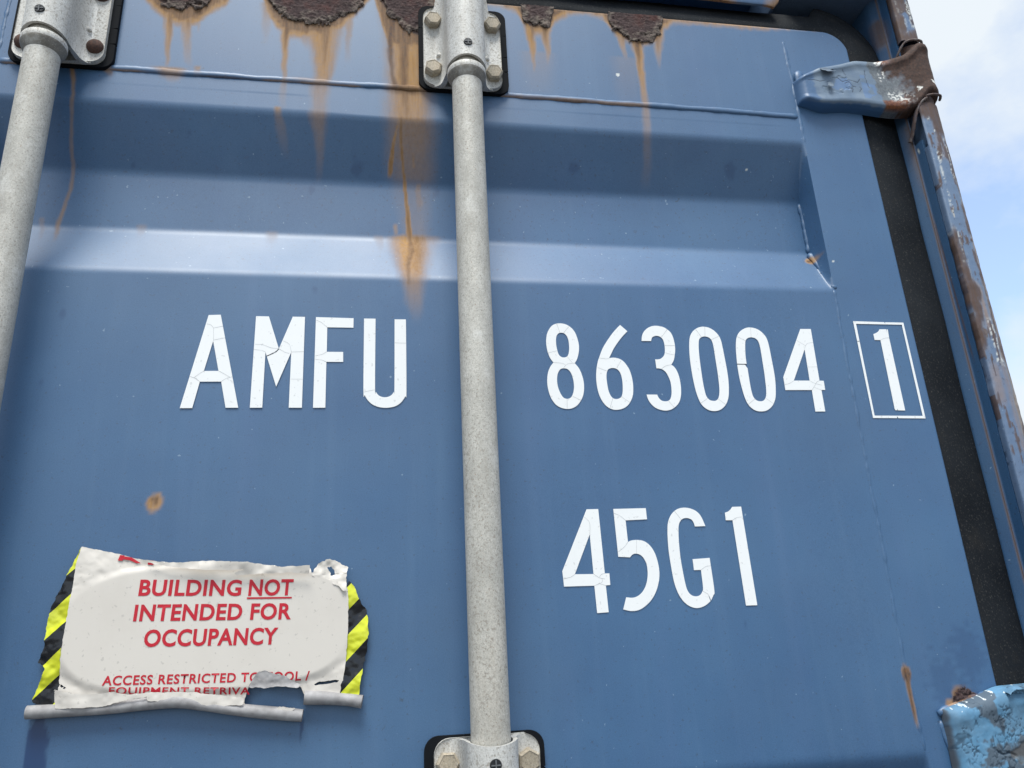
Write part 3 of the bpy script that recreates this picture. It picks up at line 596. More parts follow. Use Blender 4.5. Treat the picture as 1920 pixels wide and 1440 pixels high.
def rust_on_edge(u, z):
    """u 0..1 across the front of the edge from its inner to its outer arris"""
    n = NA.fbm(u * .045 + 3, z * .55, 75, 4) - .5; n2 = NB.fbm(u * .060, z * .28, 170, 4) - .5; n3 = NC.fbm(u * .045, z, 420, 2) - .5
    uu = u + n * .26; zz = z + n2 * .018
    tan = sstep(.58, .76, uu + .12 * sstep(.60, .25, z)) * (z < .70)
    br = np.zeros_like(u); wh = np.zeros_like(u)
    def patch(z0, z1, u0, u1, soft=.05, k=1.0, dz=.008):
        return k * sstep(z0 - dz, z0 + dz, zz) * sstep(z1 + dz, z1 - dz, zz) * sstep(u0 - soft, u0 + soft, uu) * sstep(u1 + soft, u1 - soft, uu)
    def halo(a, b, c, d, w=.05):
        return np.clip(patch(a - .003, b + .003, c - w, d + w, .03) - patch(a, b, c, d, .03), 0, 1)
    P_ = [(.618, .70, .30, 1.5, 0), (.645, .70, -.2, 1.5, 0), (.560, .608, .62, .80, .8), (.520, .575, .70, .88, .4), (.425, .474, .00, .17, .3), (.400, .432, .00, .30, .2), (.380, .408, .02, .36, .1), (.350, .392, .00, .22, .1),
          (.318, .362, -.05, .14, .1), (.297, .350, .36, .47, 1), (.02, .10, .60, .80, .2), (.765, .785, -.2, 1.5, 0), (.785, .812, -.2, .26, .4), (.800, .81, .5, 1.0, .6), (.815, .90, -.2, .14, .3), (.83, .90, .22, .50, 0)]
    for a, b, c, d, h in P_:
        br = np.maximum(br, patch(a, b, c, d))
        wh = np.maximum(wh, h * halo(a, b, c, d) * sstep(-.06, .04, n3))
    for a, b, c, d, k in ((.577, .593, .20, .34, 1), (.642, .668, .18, .27, .9), (.546, .578, .24, .29, .8), (.495, .532, .20, .27, .7), (.795, .838, .52, .74, .8), (.462, .475, .15, .22, .6)):
        wh = np.maximum(wh, k * patch(a, b, c, d, .03, 1, .004) * sstep(-.10, .02, n3))
    sm = np.maximum.reduce([.75 * patch(.335, .402, .25, .45, .10), .5 * patch(.19, .297, .40, .52, .08), .5 * patch(.25, .30, .05, .3, .1), .4 * patch(.58, .63, .3, .6, .1)])
    br = np.maximum(br, .9 * ((np.hypot((u - .26) * .036, z - .586) < .0022) | (np.hypot((u - .42) * .036, z - .6225) < .0024) | (np.hypot((u - .62) * .036, z - .463) < .0026)))
    wh = np.maximum(wh, .8 * (np.abs(np.hypot((u - .42) * .036, z - .6225) - .0033) < .0007)); wh *= (br < .5)
    br = np.maximum(br, .75 * sstep(.52, .66, uu) * sstep(-.01, .10, n2) * (z < .62)); br = np.maximum(br, .8 * sstep(.11, .15, n2 + .05 * n3) * (z < .62))
    br = np.maximum(br, (z > .77) * .85 * sstep(.0, .10, n + .5 * np.abs(u - .5)))      # brown scratches in the weathered arris
    br = np.maximum(br, .8 * sstep(.15, .10, u) * sstep(.04, .08, u) * sstep(.02, .10, n2))
    return br, tan * (1 - .8 * br), wh, sm * (1 - br)
def edge_seg(z0, z1, name='post_edge'):
    zs = np.arange(z0, z1, .0016); zs = np.r_[zs, z1]
    X = np.repeat(EX[None, :], len(zs), 0).copy(); Y = np.repeat(EY[None, :], len(zs), 0).copy(); Z = np.repeat(zs[:, None], len(ss), 1)
    u = np.clip((ss - seg_l[2]) / (seg_l[12] - seg_l[2]), 0, 1.2)[None, :].repeat(len(zs), 0)
    front = ((ss > seg_l[1]) & (ss < seg_l[14]))[None, :]
    br, tan, wh, sm = rust_on_edge(u, Z)
    rag = (NA.fbm(u * .05, Z, 150, 3) - .5)
    Y += front * (rag * .0006 - br * .0005 * (u < .9))
    X += front * (u < .2) * (NC.fbm(u * 0, Z, 90, 3) - .5) * .002 * sstep(.6, .2, np.abs(Z - .36) / .3)
    o = np.stack([np.maximum(tan * .38, sm * .70), br * .9, br * .6, 1 + 0 * br], -1); w = np.stack([0 * wh, wh * front, tan * .85, 1 + 0 * wh], -1)
    o[:, ~front[0]] = 0; w[:, ~front[0]] = 0
    km = ~(HOLE(Z[:-1, :-1] + .012 * (Y[:-1, :-1] < -.010)) & (ss[:-1] < seg_l[2] - .001)[None, :])
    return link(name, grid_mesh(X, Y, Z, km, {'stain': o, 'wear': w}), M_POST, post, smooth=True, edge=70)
edge_seg(-.028, .6665); edge_seg(.7685, .872); edge_seg(DBOT - .05, -.175)
bm = bmesh.new(); box(bm, .7015, .7195, -.0150, .10, .575, .690); link('post_core', bm_mesh(bm), M_POST, post)
me = lathe([(.0150, .664), (.0160, .6645), (.0160, .690), (.015, .691)], 24)
for v in me.vertices: v.co.x += .7135; v.co.y += -.003
set_attr(me, 'stain', lambda x, y, z: np.tile([0., .9, .7, 1], (len(x), 1))); set_attr(me, 'wear', lambda x, y, z: np.tile([0., 0, 0, 1], (len(x), 1)))
link('hinge_pin', me, M_POST, post, smooth=True, edge=40)
# torn rims of the edge round the pin, above and below the upper hinge
def rim(pts, r, squash, white):
    me = tube(smooth_loop_3(pts, 6), r, 10, .25, True, squash)
    set_attr(me, 'stain', lambda x, y, z: np.stack([0 * x, 0 * x + .85, 0 * x + .3, 0 * x + 1], -1)); set_attr(me, 'wear', lambda x, y, z: np.stack([0 * x, white * (NB.fbm(x * 3, z, 260, 2) > .55), 0 * x, 0 * x + 1], -1))
    link('torn_rim', me, M_POST, post, smooth=True)
def smooth_loop_3(pts, sub):
    xz = smooth_loop([(p[0], p[2]) for p in pts], sub, False, 170); yy = smooth_loop([(p[0], p[1]) for p in pts], sub, False, 170)
    return [(a[0], b[1], a[1]) for a, b in zip(xz, yy)]
rim([(.6880, .002, .620), (.6890, -.003, .628), (.6900, -.010, .640), (.6925, -.016, .655), (.6985, -.021, .667), (.706, -.0235, .6725)], .0017, 2.2, .1)
rim([(.699, -.020, .672), (.706, -.0245, .6755), (.717, -.0262, .6775), (.728, -.0235, .6785), (.7345, -.014, .679)], .0015, 1.2, .0)
rim([(.690, .0, .738), (.6905, -.010, .750), (.694, -.017, .760), (.700, -.0215, .767), (.712, -.0235, .7695), (.724, -.021, .7705), (.7310, -.012, .771)], .0015, 1.2, .15)

# ---- hinges
def hinge_mat():
    m = Mat('hinge_paint_and_rust'); st, we = m.attr('stain'), m.attr('wear')
    n = m.noise(40, 5, .6); gr = m.noise(330, 4, .7)
    c = m.mix(m.ramp(n, (.35, 0.), (.65, 1.)), (.120, .175, .250), (.170, .225, .290))
    c = m.mix(we[0], c, (.115, .20, .36))
    c = m.mix(m.node('ShaderNodeAttribute', attribute_name='stain').outputs['Alpha'], c, (.045, .118, .25))  # alpha: darker blue, painted-in shade under the strap and repaint at its end
    c = m.mix(we[2], c, m.mix(m.ramp(gr, (.35, 0.), (.65, 1.)), (.075, .075, .070), (.17, .18, .18)))
    c = m.mix(st[0], c, m.mix(m.ramp(gr, (.35, 0.), (.68, 1.)), (.030, .018, .015), (.085, .042, .028)))
    c = m.mix(st[1], c, m.mix(m.ramp(gr, (.4, 0.), (.6, 1.)), (.11, .030, .012), (.22, .075, .025)))
    c = m.mix(we[1], c, (.72, .72, .68)); c = m.mix(st[2], c, (.012, .020, .035))
    return m.fin(c, m.math('ADD', .45, m.math('MULTIPLY', st[0], .4), True), m.bump(gr, .25, .0008), spec=.5)
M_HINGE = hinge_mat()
# across the strap: (position from top edge 0 to bottom edge 1, fraction of the full thickness)
CS = np.array([(-.03, 0), (-.02, .45), (.0, .70), (.03, .92), (.075, 1.03), (.13, 1.05), (.18, .98), (.24, .93), (.5, .92), (.76, .93), (.82, .97), (.90, 1.02), (.955, .97), (.99, .80), (1.015, .50), (1.03, .22), (1.04, 0)])
def strap(secs, name, label, paintfn, cap=.004):
    """secs: (x, z top, z bottom, front y) along the strap"""
    S = np.array(secs); xs = np.arange(S[0, 0], S[-1, 0] + .0004, .0009)
    lin = lambda k: sum(np.interp(xs + d, S[:, 0], S[:, k]) for d in (-.004, -.002, 0, .002, .004)) / 5
    zt, zb, yf = lin(1), lin(2), np.interp(xs, S[:, 0], S[:, 3])
    k = np.r_[0, np.cumsum(np.hypot(np.diff(CS[:, 0]) * .082, np.diff(CS[:, 1]) * .020))]; t = np.linspace(0, k[-1], 150); v = np.interp(t, k, CS[:, 0]); h = np.interp(t, k, CS[:, 1])
    h = np.convolve(np.pad(h, 2, 'edge'), np.ones(5) / 5, 'valid')
    round_l = np.sqrt(np.clip(1 - np.clip(1 - (xs - xs[0]) / .010, 0, 1) ** 2, 0, 1)) * .97 + .03
    X = np.repeat(xs[:, None], len(t), 1); Z = zt[:, None] + (zb - zt)[:, None] * v[None, :]
    Y = yf[:, None] * h[None, :] * round_l[:, None]
    X = X + (1 - round_l[:, None]) * 0
    dy, st, we = paintfn(X, Z, np.repeat(v[None, :], len(xs), 0))
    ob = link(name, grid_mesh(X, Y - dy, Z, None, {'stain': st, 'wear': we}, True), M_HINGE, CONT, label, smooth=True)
    return ob
U = [(.5339,.7006),(.5367,.667),(.5641,.717),(.5529,.6583),(.598,.7261),(.5851,.6625),(.619,.7342),(.6061,.6616),(.6488,.7351),(.632,.6586),(.6671,.7394),(.6532,.6577)] + [(.6857,.7473),(.6717,.6612),(.7069,.7565),(.691,.6712),(.7146,.7554),(.7168,.6809)]
print('hinge', U)
secs = [(U[0][0], U[0][1], U[1][1], -.016), (U[2][0], U[2][1], U[3][1], -.018), (U[4][0], U[4][1], U[5][1], -.018), (U[6][0], U[6][1], U[7][1], -.018), (U[8][0], U[8][1], U[9][1], -.0175), (U[10][0], U[10][1], U[11][1], -.018),
        (.694, U[12][1], U[13][1], -.0235), (.703, U[14][1] - .002, U[15][1], -.0270), (.713, .7655, .682, -.0285), (.723, .7655, .680, -.0268), (.729, .7655, .679, -.0220), (.7325, .765, .679, -.0150), (.7335, .765, .679, -.004)]
PEEL = [[(.5878,.7024),(.5953,.6957),(.6026,.699),(.6079,.6988),(.6163,.6961),(.6204,.7012)], [(.5984,.6933),(.6038,.6964),(.6066,.6926),(.6083,.6894),(.6124,.6891)], [(.5979,.7141),(.6012,.7069)], [(.6179,.6895),(.6202,.6864),(.6162,.6814)], [(.5983,.6872),(.6016,.6855),(.6078,.6867),(.6057,.6799)], [(.5463,.6955),(.554,.6962),(.5619,.6942),(.5693,.6962)], [(.6309,.7163),(.6294,.704),(.6317,.6893)]]
def paint_up(X, Z, V):
    n = NA.fbm(X, Z, 120, 4) - .5; n2 = NB.fbm(X, Z, 420, 3) - .5
    edge = X + n * .035 + (V - .5) * -.012
    rust = sstep(.652, .672, edge + np.where(V < .25, .004, 0) - .018 * np.exp(-((V - .62) / .28) ** 2))
    grey = sstep(.640, .643, X + n * .012 + (.5 - V) * .012) * (1 - rust * .8)
    red = sstep(.645, .650, X + n * .01) * sstep(.690, .678, X + n * .02) * sstep(.80, .87, V + n * .2) * sstep(1.02, .98, V)
    red = np.maximum(red, sstep(.646, .655, X + n * .02) * sstep(.675, .662, X) * sstep(.17, .08, V + n * .15) * .9)
    wh = sstep(.655, .660, X) * sstep(.690, .680, X + n * .02) * np.exp(-((V - (.74 + (X - .66) * 4)) / .09) ** 2) * sstep(-.04, .05, n2)
    wh = np.maximum(wh, sstep(.644, .648, X) * sstep(.664, .656, X) * sstep(.16, .10, V) * sstep(.04, .08, n2))
    wh = np.maximum(wh, sstep(.648, .652, X) * sstep(.662, .656, X) * sstep(.2, .25, V) * sstep(.5, .42, V) * sstep(.11, .15, n2))
    wh = np.maximum(wh, (np.hypot(X - .7255, (Z - .700)) + n2 * .01 < .004) * .95); wh = np.maximum(wh, (np.hypot(X - .7, (Z - .688)) + n2 * .01 < .0025) * .9)
    # lifted and missing paint flakes: a raised sheet of old paint with ragged edges
    fl = sstep(.0, .004, (.6 - X) + n * .03) * 0
    bare = ((np.hypot((X - .586) / .026, (V - .55) / .34) + n * 1.3) < .62) & (X < .640)
    lightb = ((np.hypot((X - .596) / .020, (V - .56) / .26) + n * 1.3) < .55) | ((X > .622) & (X < .6415) & (V > .34) & (V < .86) & (n > -.05))
    crack = np.zeros_like(X)
    for pl in PEEL:
        for (ax, az), (bx, bz) in zip(pl[:-1], pl[1:]):
            L2 = (bx - ax) ** 2 + (bz - az) ** 2 + 1e-12; t = np.clip(((X - ax) * (bx - ax) + (Z - az) * (bz - az)) / L2, 0, 1)
            d = np.hypot(X - ax - t * (bx - ax) + n2 * .0012, Z - az - t * (bz - az) + n * .0016); crack = np.maximum(crack, sstep(.0008, .0002, d))
    dy = np.where(bare, -.0005, 0) + n2 * .0001 + (NB.fbm(X, Z, 60, 2) - .5) * .0012 * (X > .55) - crack * .0003
    dy = dy + .0006 * (NA.fbm(X, Z, 200, 4) - .5) * rust
    st = np.stack([rust * (1 - red * .6), red, crack * .8 * (1 - rust), 1 + 0 * X], -1); shade_and_repaint = np.maximum(sstep(.965, .995, V + n * .04), sstep(.556, .550, X + n * .012 - .006 * np.abs(V - .5)) * .75); st[..., 3] = shade_and_repaint * (1 - rust) * (1 - red)  # alpha: underside shade painted in as darker blue; left end is blue repaint
    we = np.stack([lightb * .75, wh, grey * .8, 1 + 0 * X], -1)
    return dy, st, we
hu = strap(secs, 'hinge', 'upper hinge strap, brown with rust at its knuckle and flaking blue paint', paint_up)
# blob of weld at the strap end, a curled paint flake, the pin barrel
bead([(.5455, -.001, .7205), (.5425, -.003, .712), (.5415, -.003, .700), (.546, -.002, .678), (.553, -.001, .668)], .0062, rip=.35, parent=hu, squash=.55)
me = lathe([(.0175, -.0385), (.0185, -.038), (.0185, .0385), (.0175, .039)], 28)
for v in me.vertices: v.co.x += .7140; v.co.y += -.004; v.co.z += .724
set_attr(me, 'stain', lambda x, y, z: np.tile([1., 0, 0, 0], (len(x), 1))); set_attr(me, 'wear', lambda x, y, z: np.tile([0., 0, 0, 1], (len(x), 1)))
link('knuckle', me, M_HINGE, hu, smooth=True, edge=40)
def flake(pts, lift, name='paint_flake'):
    c = sum((Vector(p) for p in pts), Vector((0, 0))) / len(pts); vs = []; fs = []
    ring = smooth_loop(pts, 4, True, 70); n = len(ring)
    for r in (1.0, .6, .25):
        for p in ring:
            q = c + (Vector(p) - c) * r; low = (c.y + .004 - q.y) / .008
            vs.append((q.x, -.0190 - lift * max(0, min(1, low)) ** 2, q.y))
    for k in range(2):
        for i in range(n): fs.append((k * n + i, k * n + (i + 1) % n, (k + 1) * n + (i + 1) % n, (k + 1) * n + i))
    fs.append([2 * n + i for i in range(n)])
    me = pymesh(vs, fs); set_attr(me, 'stain', lambda x, y, z: np.tile([0., 0, 0, 0], (len(x), 1))); set_attr(me, 'wear', lambda x, y, z: np.tile([0., 0, .35, 1], (len(x), 1)))
    link(name, me, M_HINGE, hu, smooth=True)
flake([(.564,.7134),(.5724,.7146),(.5831,.7146),(.5827,.7099),(.5867,.7099),(.5815,.7068),(.5728,.7047),(.5678,.7066),(.5655,.7097)], .0045)
flake([(.5708,.6874),(.5726,.6916),(.5766,.6913),(.5784,.6881),(.577,.684),(.5726,.6828),(.5702,.6845)], .003)

# lower hinge: pale blue paint crazed into plates
Lp = [(.5496,-.0656),(.5408,-.1172)] 
rs = np.random.RandomState(11)
cell = np.stack([rs.uniform(.54, .78, 900), rs.uniform(-.20, -.04, 900)], -1)
def vor(X, Z):
    x = X.ravel(); z = Z.ravel(); F1 = np.full(x.shape, 9.); F2 = F1.copy(); I = np.zeros(x.shape, int)
    for i, (a, b) in enumerate(cell):
        d = np.hypot((x - a) * 1.1, (z - b) * .85); c = d < F1
        F2 = np.where(c, F1, np.minimum(F2, d)); I = np.where(c, i, I); F1 = np.where(c, d, F1)
    return F1.reshape(X.shape), F2.reshape(X.shape), I.reshape(X.shape)
cr_t = rs.rand(900)
def paint_low(X, Z, V):
    n = NA.fbm(X, Z, 90, 4) - .5
    F1, F2, I = vor(X + n * .012 + (NC.fbm(X, Z, 330, 2) - .5) * .003, Z + (NB.fbm(X, Z, 90, 3) - .5) * .012 + (NA.fbm(X, Z, 330, 2) - .5) * .003); c = F2 - F1
    wide = .0004 + .0009 * cr_t[I] ** 2; cr = sstep(wide * 1.4, wide * .5, c) * sstep(.40, .56, NC.fbm(X, Z, 70, 3) + .10 * sstep(.60, .66, X))
    greyz = ((np.hypot((X - .628) / .016, (Z + .108) / .012) + n * 1.4) < .75) | ((X < .575 + (-.07 - Z) * .12) & False) | ((np.hypot((X - .645) / .018, (Z + .128) / .008) + n * 1.4) < .7)
    big = sstep(.0016, .0006, np.abs(Z + .107 + (X - .6) * .45 + n * .012)) * sstep(.012, .009, np.abs(X - .606))
    big = np.maximum(big, sstep(.0022, .0008, np.abs(Z + .134 + (X - .58) * .5)) * sstep(.016, .012, np.abs(X - .583)))
    edge = sstep(.004, .001, X - X[0, 0] + n * .004)
    dy = np.where(greyz, 0, .0006) * (1 - cr) + .0003 * (cr_t[I] - .5) * (1 - cr) - .0012 * big + n * .0008
    rb = sstep(.10, .17, NB.fbm(X, Z, 55, 4) - .5 + .10 * (V < .05)) * .7; st = np.stack([np.maximum(edge * .8, rb), 0 * X, np.maximum(cr * .7, big) * (~greyz), 1 + 0 * X], -1)
    we = np.stack([0 * X, .9 * (NB.fbm(X, Z, 300, 2) > .76) * (V < .05), greyz * 1.0, 1 + 0 * X], -1)
    return dy, st, we
def hinge_mat2():
    m = Mat('crazed_pale_blue_paint'); st, we = m.attr('stain'), m.attr('wear'); n = m.noise(60, 5, .6); gr = m.noise(330, 4, .7)
    c = m.mix(m.ramp(n, (.35, 0.), (.65, 1.)), (.090, .230, .375), (.130, .275, .42))
    c = m.mix(m.ramp(m.noise(25, 4, .6, loc=(1, 2, 3)), (.48, 0.), (.66, .65)), c, (.085, .145, .205))
    c = m.mix(we[2], c, m.mix(m.ramp(gr, (.35, 0.), (.65, 1.)), (.105, .145, .185), (.16, .20, .235)))
    c = m.mix(st[0], c, (.07, .058, .05)); c = m.mix(we[1], c, (.7, .75, .75)); c = m.mix(st[2], c, (.020, .040, .065))
    return m.fin(c, .68, m.bump(gr, .12, .0008), spec=.35)
Mh2 = hinge_mat2(); keepM = M_HINGE; M_HINGE = Mh2
z1, z2 = Lp[0][1], Lp[1][1]
lx = Lp[0][0] + .0055
hl = strap([(lx, -.0690, -.150), (lx + .004, -.0655, -.150), (.60, -.0560, -.150), (.625, -.0505, -.149), (.66, -.0505, -.149), (.70, -.045, -.148), (.712, -.042, -.148), (.7335, -.042, -.148)] and
     [(lx, -.0690, -.150, -.015), (.60, -.0575, -.150, -.017), (.622, -.0515, -.150, -.018), (.66, -.0505, -.149, -.019), (.694, -.046, -.148, -.024), (.703, -.043, -.148, -.027), (.713, -.042, -.148, -.0285), (.723, -.042, -.148, -.0268), (.729, -.042, -.148, -.022), (.7335, -.042, -.148, -.004)],
     'hinge', 'lower hinge strap under crazed pale blue paint', paint_low)
M_HINGE = keepM
bead([(lx - .003, -.001, -.070), (.585, -.002, -.0625), (.612, -.001, -.0545)], .0042, parent=hl, rip=.4)
# thick curled paint along the strap's top edge
for (x0, x1) in ((.6195, .640), (.641, .668), (.668, .70)):
    xs = np.linspace(x0, x1, 26); T, X = np.meshgrid(np.linspace(0, 1, 9), xs)
    zz = np.interp(X, [.6195, .625, .66, .70], [-.053, -.0485, -.0470, -.042]); n = NA.fbm(X, T * .02, 210, 3) - .5
    Z = zz - .007 * T + n * .004; Y = -.016 - .008 * np.sin(np.pi * np.clip(T, 0, .8)) + n * .004
    at = {'stain': np.dstack([0 * X, 0 * X, sstep(.03, .012, np.abs(NC.fbm(X, T * .02, 140, 2) - .5)) * .8, 0 * X + 1]), 'wear': np.zeros(X.shape + (4,))}
    link('paint_flake', grid_mesh(X, Y, Z, None, at), Mh2, hl, smooth=True)

# ---- lock rods and their brackets
def rod(x):
    r = link('lock_rod', lathe([(.0168, -1.76), (.0173, -1.755), (.0173, .6), (.0173, .893), (.0168, .898)], 48), M_ROD, CONT, smooth=True, edge=40)
    r.location = Vector((x, -.042, 0)) - CONT.location
    link('collar', lathe([(.0172, .6375), (.0221, .6380), (.0224, .6392), (.0224, .6440), (.0219, .6452), (.0172, .6453)], 48), M_GALV, r, smooth=True, edge=45)
    link('collar_weld', lathe([(.0172, .6275), (.0179, .6283), (.0196, .6318), (.0213, .6352), (.0222, .6375), (.0222, .6381), (.0172, .6382)], 48), M_COLLAR, r, smooth=True, edge=55)
    return r
rod(.0950); rod(-.3565)

def pad_loop(w0, w1, h0, h1, r, slits):
    p = rrect(w0, w1, h0, h1, r, 6); out = []
    for i, a in enumerate(p):
        b = p[(i + 1) % len(p)]; out.append(a); A, B = Vector(a), Vector(b); L = (B - A).length
        if L < .02: continue
        d = (B - A) / L; nrm = Vector((-d.y, d.x))
        for s in slits.get(i, []):
            q = A + d * L * s[0]; w = s[1]; out += [tuple(q - d * w), tuple(q + nrm * .007 + d * w * .2), tuple(q + d * w)]
    return out
def bracket(loc, flip=False, rivets=False):
    root = link('rod_bracket', plate_mesh([rrect(-.0475, .0475, -.058, .058, .014)], -.0105, -.0055, .0012), M_GALV, CONT, smooth=True, edge=35)
    root.location = Vector(loc) - CONT.location
    if flip: root.rotation_euler = (0, math.pi, 0)
    link('rubber_pad', plate_mesh([pad_loop(-.0530, .0560, -.0600, .067, .013, {6: [(.3, .0004), (.62, .0003)], 13: [(.22, .0006), (.82, .0005)], 20: [(.30, .0004), (.5, .0004), (.72, .0003)], 27: [(.2, .001), (.42, .0008), (.75, .0005)]})], -.0056, .0004), M_PAD, root, smooth=True, edge=35)
    # saddle pressed over the rod
    half = [(.0345, -.0104), (.0318, -.0108), (.0292, -.0122), (.0268, -.0150), (.0250, -.0190), (.0238, -.0250), (.0230, -.0330), (.0226, -.042)]
    arc = [(.0226 * math.cos(t), -.042 - .0226 * math.sin(t)) for t in np.linspace(0, math.pi, 25)[1:-1]]
    prof_o = half + arc + [(-a, b) for a, b in half[::-1]]
    inner = [(a * .84, min(b + .0030, -.0045)) for a, b in prof_o]
    zs = [-.0598, -.0585, -.03, -.012, .0, .02, .0575, .120] if not flip else [-.0575, -.03, -.012, 0, .02, .045, .0575, .0585, .100]
    vs = []; fs = []; n = len(prof_o)
    for li, pr in enumerate((prof_o, inner)):
        for zi, z in enumerate(zs):
            for (a, b) in pr:
                flare = 1 + (.05 if zi == 0 and li == 0 else 0) * (abs(a) > .023)
                zz = z
                if zi <= 1:    # the lower rim is cut in a shallow curve: lower at the flanks
                    zz = z - (.0 if abs(a) < .021 else 0) + .004 * max(0, 1 - (a / .0226) ** 2) * (1 if b < -.042 else .4)
                if zz > .0578 and not flip: a = math.copysign(min(abs(a), .0229 if li == 0 else .0190), a); b = min(b, -.030)
                vs.append((a * flare, b, zz))
    m_ = len(zs) * n
    for i in range(len(zs) - 1):
        for k in range(n - 1):
            fs.append((i * n + k, i * n + k + 1, (i + 1) * n + k + 1, (i + 1) * n + k)); fs.append((m_ + i * n + k, m_ + (i + 1) * n + k, m_ + (i + 1) * n + k + 1, m_ + i * n + k + 1))
    for k in range(n - 1):
        fs.append((k, m_ + k, m_ + k + 1, k + 1)); e = (len(zs) - 1) * n; fs.append((e + k, e + k + 1, m_ + e + k + 1, m_ + e + k))
    link('saddle', pymesh(vs, fs), M_GALV, root, smooth=True, edge=50)
    # crimps either side
    for s in (-1, 1):
        me = lathe([(.0002, -.004), (.0028, -.001), (.0036, .002), (.0002, .0035)], 12); me.transform(Matrix.Translation((s * .0285, -.0125, -.016)) @ Matrix.Rotation(R(50 * s), 4, 'Y')); link('crimp', me, M_GALV, root, smooth=True)
    bm = bmesh.new()
    for s in (-1, 1):
        for t in (-1, 1):
            x, z = s * .0368, t * .0365
            if rivets:
                me = lathe([(.0092, .0100), (.0092, .0108), (.0085, .0135), (.0060, .0158), (.0030, .0168), (.0003, .0171)], 24, 'y')
                o = link('rivet', me, M_RIVET, root, smooth=True, edge=50)
            else:
                bmh = bmesh.new(); r6 = .0106; sp = random.random() * 60
                rings = []
                for rad, y in ((r6, -.0095), (r6, -.0180), (r6 * .93, -.0192), (r6 * .80, -.0197), (r6 * .78, -.0193), (r6 * .2, -.0193)):
                    rings.append([bmh.verts.new((rad * math.cos(R(60 * k + sp)), y + (.0006 if (rad > r6 * .85 and y < -.0185) else 0), rad * math.sin(R(60 * k + sp)))) for k in range(6)])
                for a, b in zip(rings[:-1], rings[1:]):
                    for k in range(6): bmh.faces.new((a[k], a[(k + 1) % 6], b[(k + 1) % 6], b[k]))
                bmh.faces.new(rings[-1]); bmesh.ops.subdivide_edges(bmh, edges=bmh.edges[:], cuts=1)
                o = link('bolt', bm_mesh(bmh), M_BOLT, root)
            o.location = (x, 0, z); o.rotation_euler = (R(random.uniform(-5, 5)), 0, R(random.uniform(-6, 6)))
    # black grease plug with a cross moulded in it
    bmp = bmesh.new()
    me = lathe([(.0052, -.0640 + .062), (.0052, .0655 - .062 - .0018), (.0046, .0655 - .062), (.0003, .0655 - .062)], 24, 'y')
    pl = link('grease_plug', me, M_PLUG, root, smooth=True, edge=40); pl.location = (0, -.0622, -.0395)
    for rotn in (0, 90):
        bmx = bmesh.new(); box(bmx, -.0040, .0040, -.0042, -.0034, -.0005, .0005); me = bm_mesh(bmx); me.transform(Matrix.Rotation(R(rotn), 4, 'Y') @ Matrix.Translation((0, -.0003 * (rotn > 0), 0)))
        x_ = link('plug_cross', me, M_CROSS, root); x_.location = (0, -.0622, -.0395)
    bm.free()
    return root
bracket((.0950, 0, .7085)); bracket((-.3565, 0, .7085), rivets=True); bracket((.0955, 0, -.1205), flip=True)

# ---- the rest of the box behind the doors
def corrug(axis, fixed, a0, a1, z0, z1, depth, n):
    t = []; p = (a1 - a0) / n
    for i in range(n):
        s = a0 + i * p; t += [(s, 0), (s + p * .28, 0), (s + p * .5, depth), (s + p * .78, depth)]
    t.append((a1, 0)); A = np.array(t); zz = np.array([z0, z1])
    S = np.repeat(A[None, :, 0], 2, 0); D = np.repeat(A[None, :, 1], 2, 0); Z = np.repeat(zz[:, None], len(A), 1); one = np.zeros(S.shape + (4,))
    if axis == 'y': return grid_mesh(fixed + D, S, Z, None, {'stain': one, 'wear': one})
    return grid_mesh(S, fixed + D, Z, None, {'stain': one, 'wear': one})
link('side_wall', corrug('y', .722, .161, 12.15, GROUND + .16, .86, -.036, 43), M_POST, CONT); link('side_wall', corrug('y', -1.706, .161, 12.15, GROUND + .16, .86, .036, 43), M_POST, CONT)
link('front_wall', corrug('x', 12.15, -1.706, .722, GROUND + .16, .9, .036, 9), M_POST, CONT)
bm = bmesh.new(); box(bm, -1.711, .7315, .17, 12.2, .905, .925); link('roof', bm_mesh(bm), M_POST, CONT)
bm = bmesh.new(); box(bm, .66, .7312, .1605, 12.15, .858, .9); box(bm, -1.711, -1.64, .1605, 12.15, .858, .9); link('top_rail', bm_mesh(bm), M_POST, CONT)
bm = bmesh.new(); box(bm, -1.6, .62, .0, .15, GROUND, GROUND + .14, .004); link('door_sill', bm_mesh(bm), M_POST, CONT)
bm = bmesh.new(); box(bm, -1.711, .7315, .161, 12.2, GROUND + .01, GROUND + .155); link('floor_frame', bm_mesh(bm), M_POST, CONT)
bm = bmesh.new(); box(bm, -1.711, -1.64, -.022, .16, DBOT - .05, .872, .006); link('corner_post', bm_mesh(bm), M_POST, CONT)
for x0, x1 in ((.56, .735), (-1.715, -1.54)):
    bm = bmesh.new(); box(bm, x0, x1, -.03, .15, GROUND, GROUND + .118, .01); link('corner_casting', bm_mesh(bm), M_POST, CONT)
    bm = bmesh.new(); box(bm, x0 - .006 * (x0 > 0), x1 + .006 * (x0 < 0), -.036, .159, .868, .985, .006); link('corner_casting', bm_mesh(bm), M_POST, CONT)  # upper casting lowered and pushed forward, out of view, to shade the header pocket

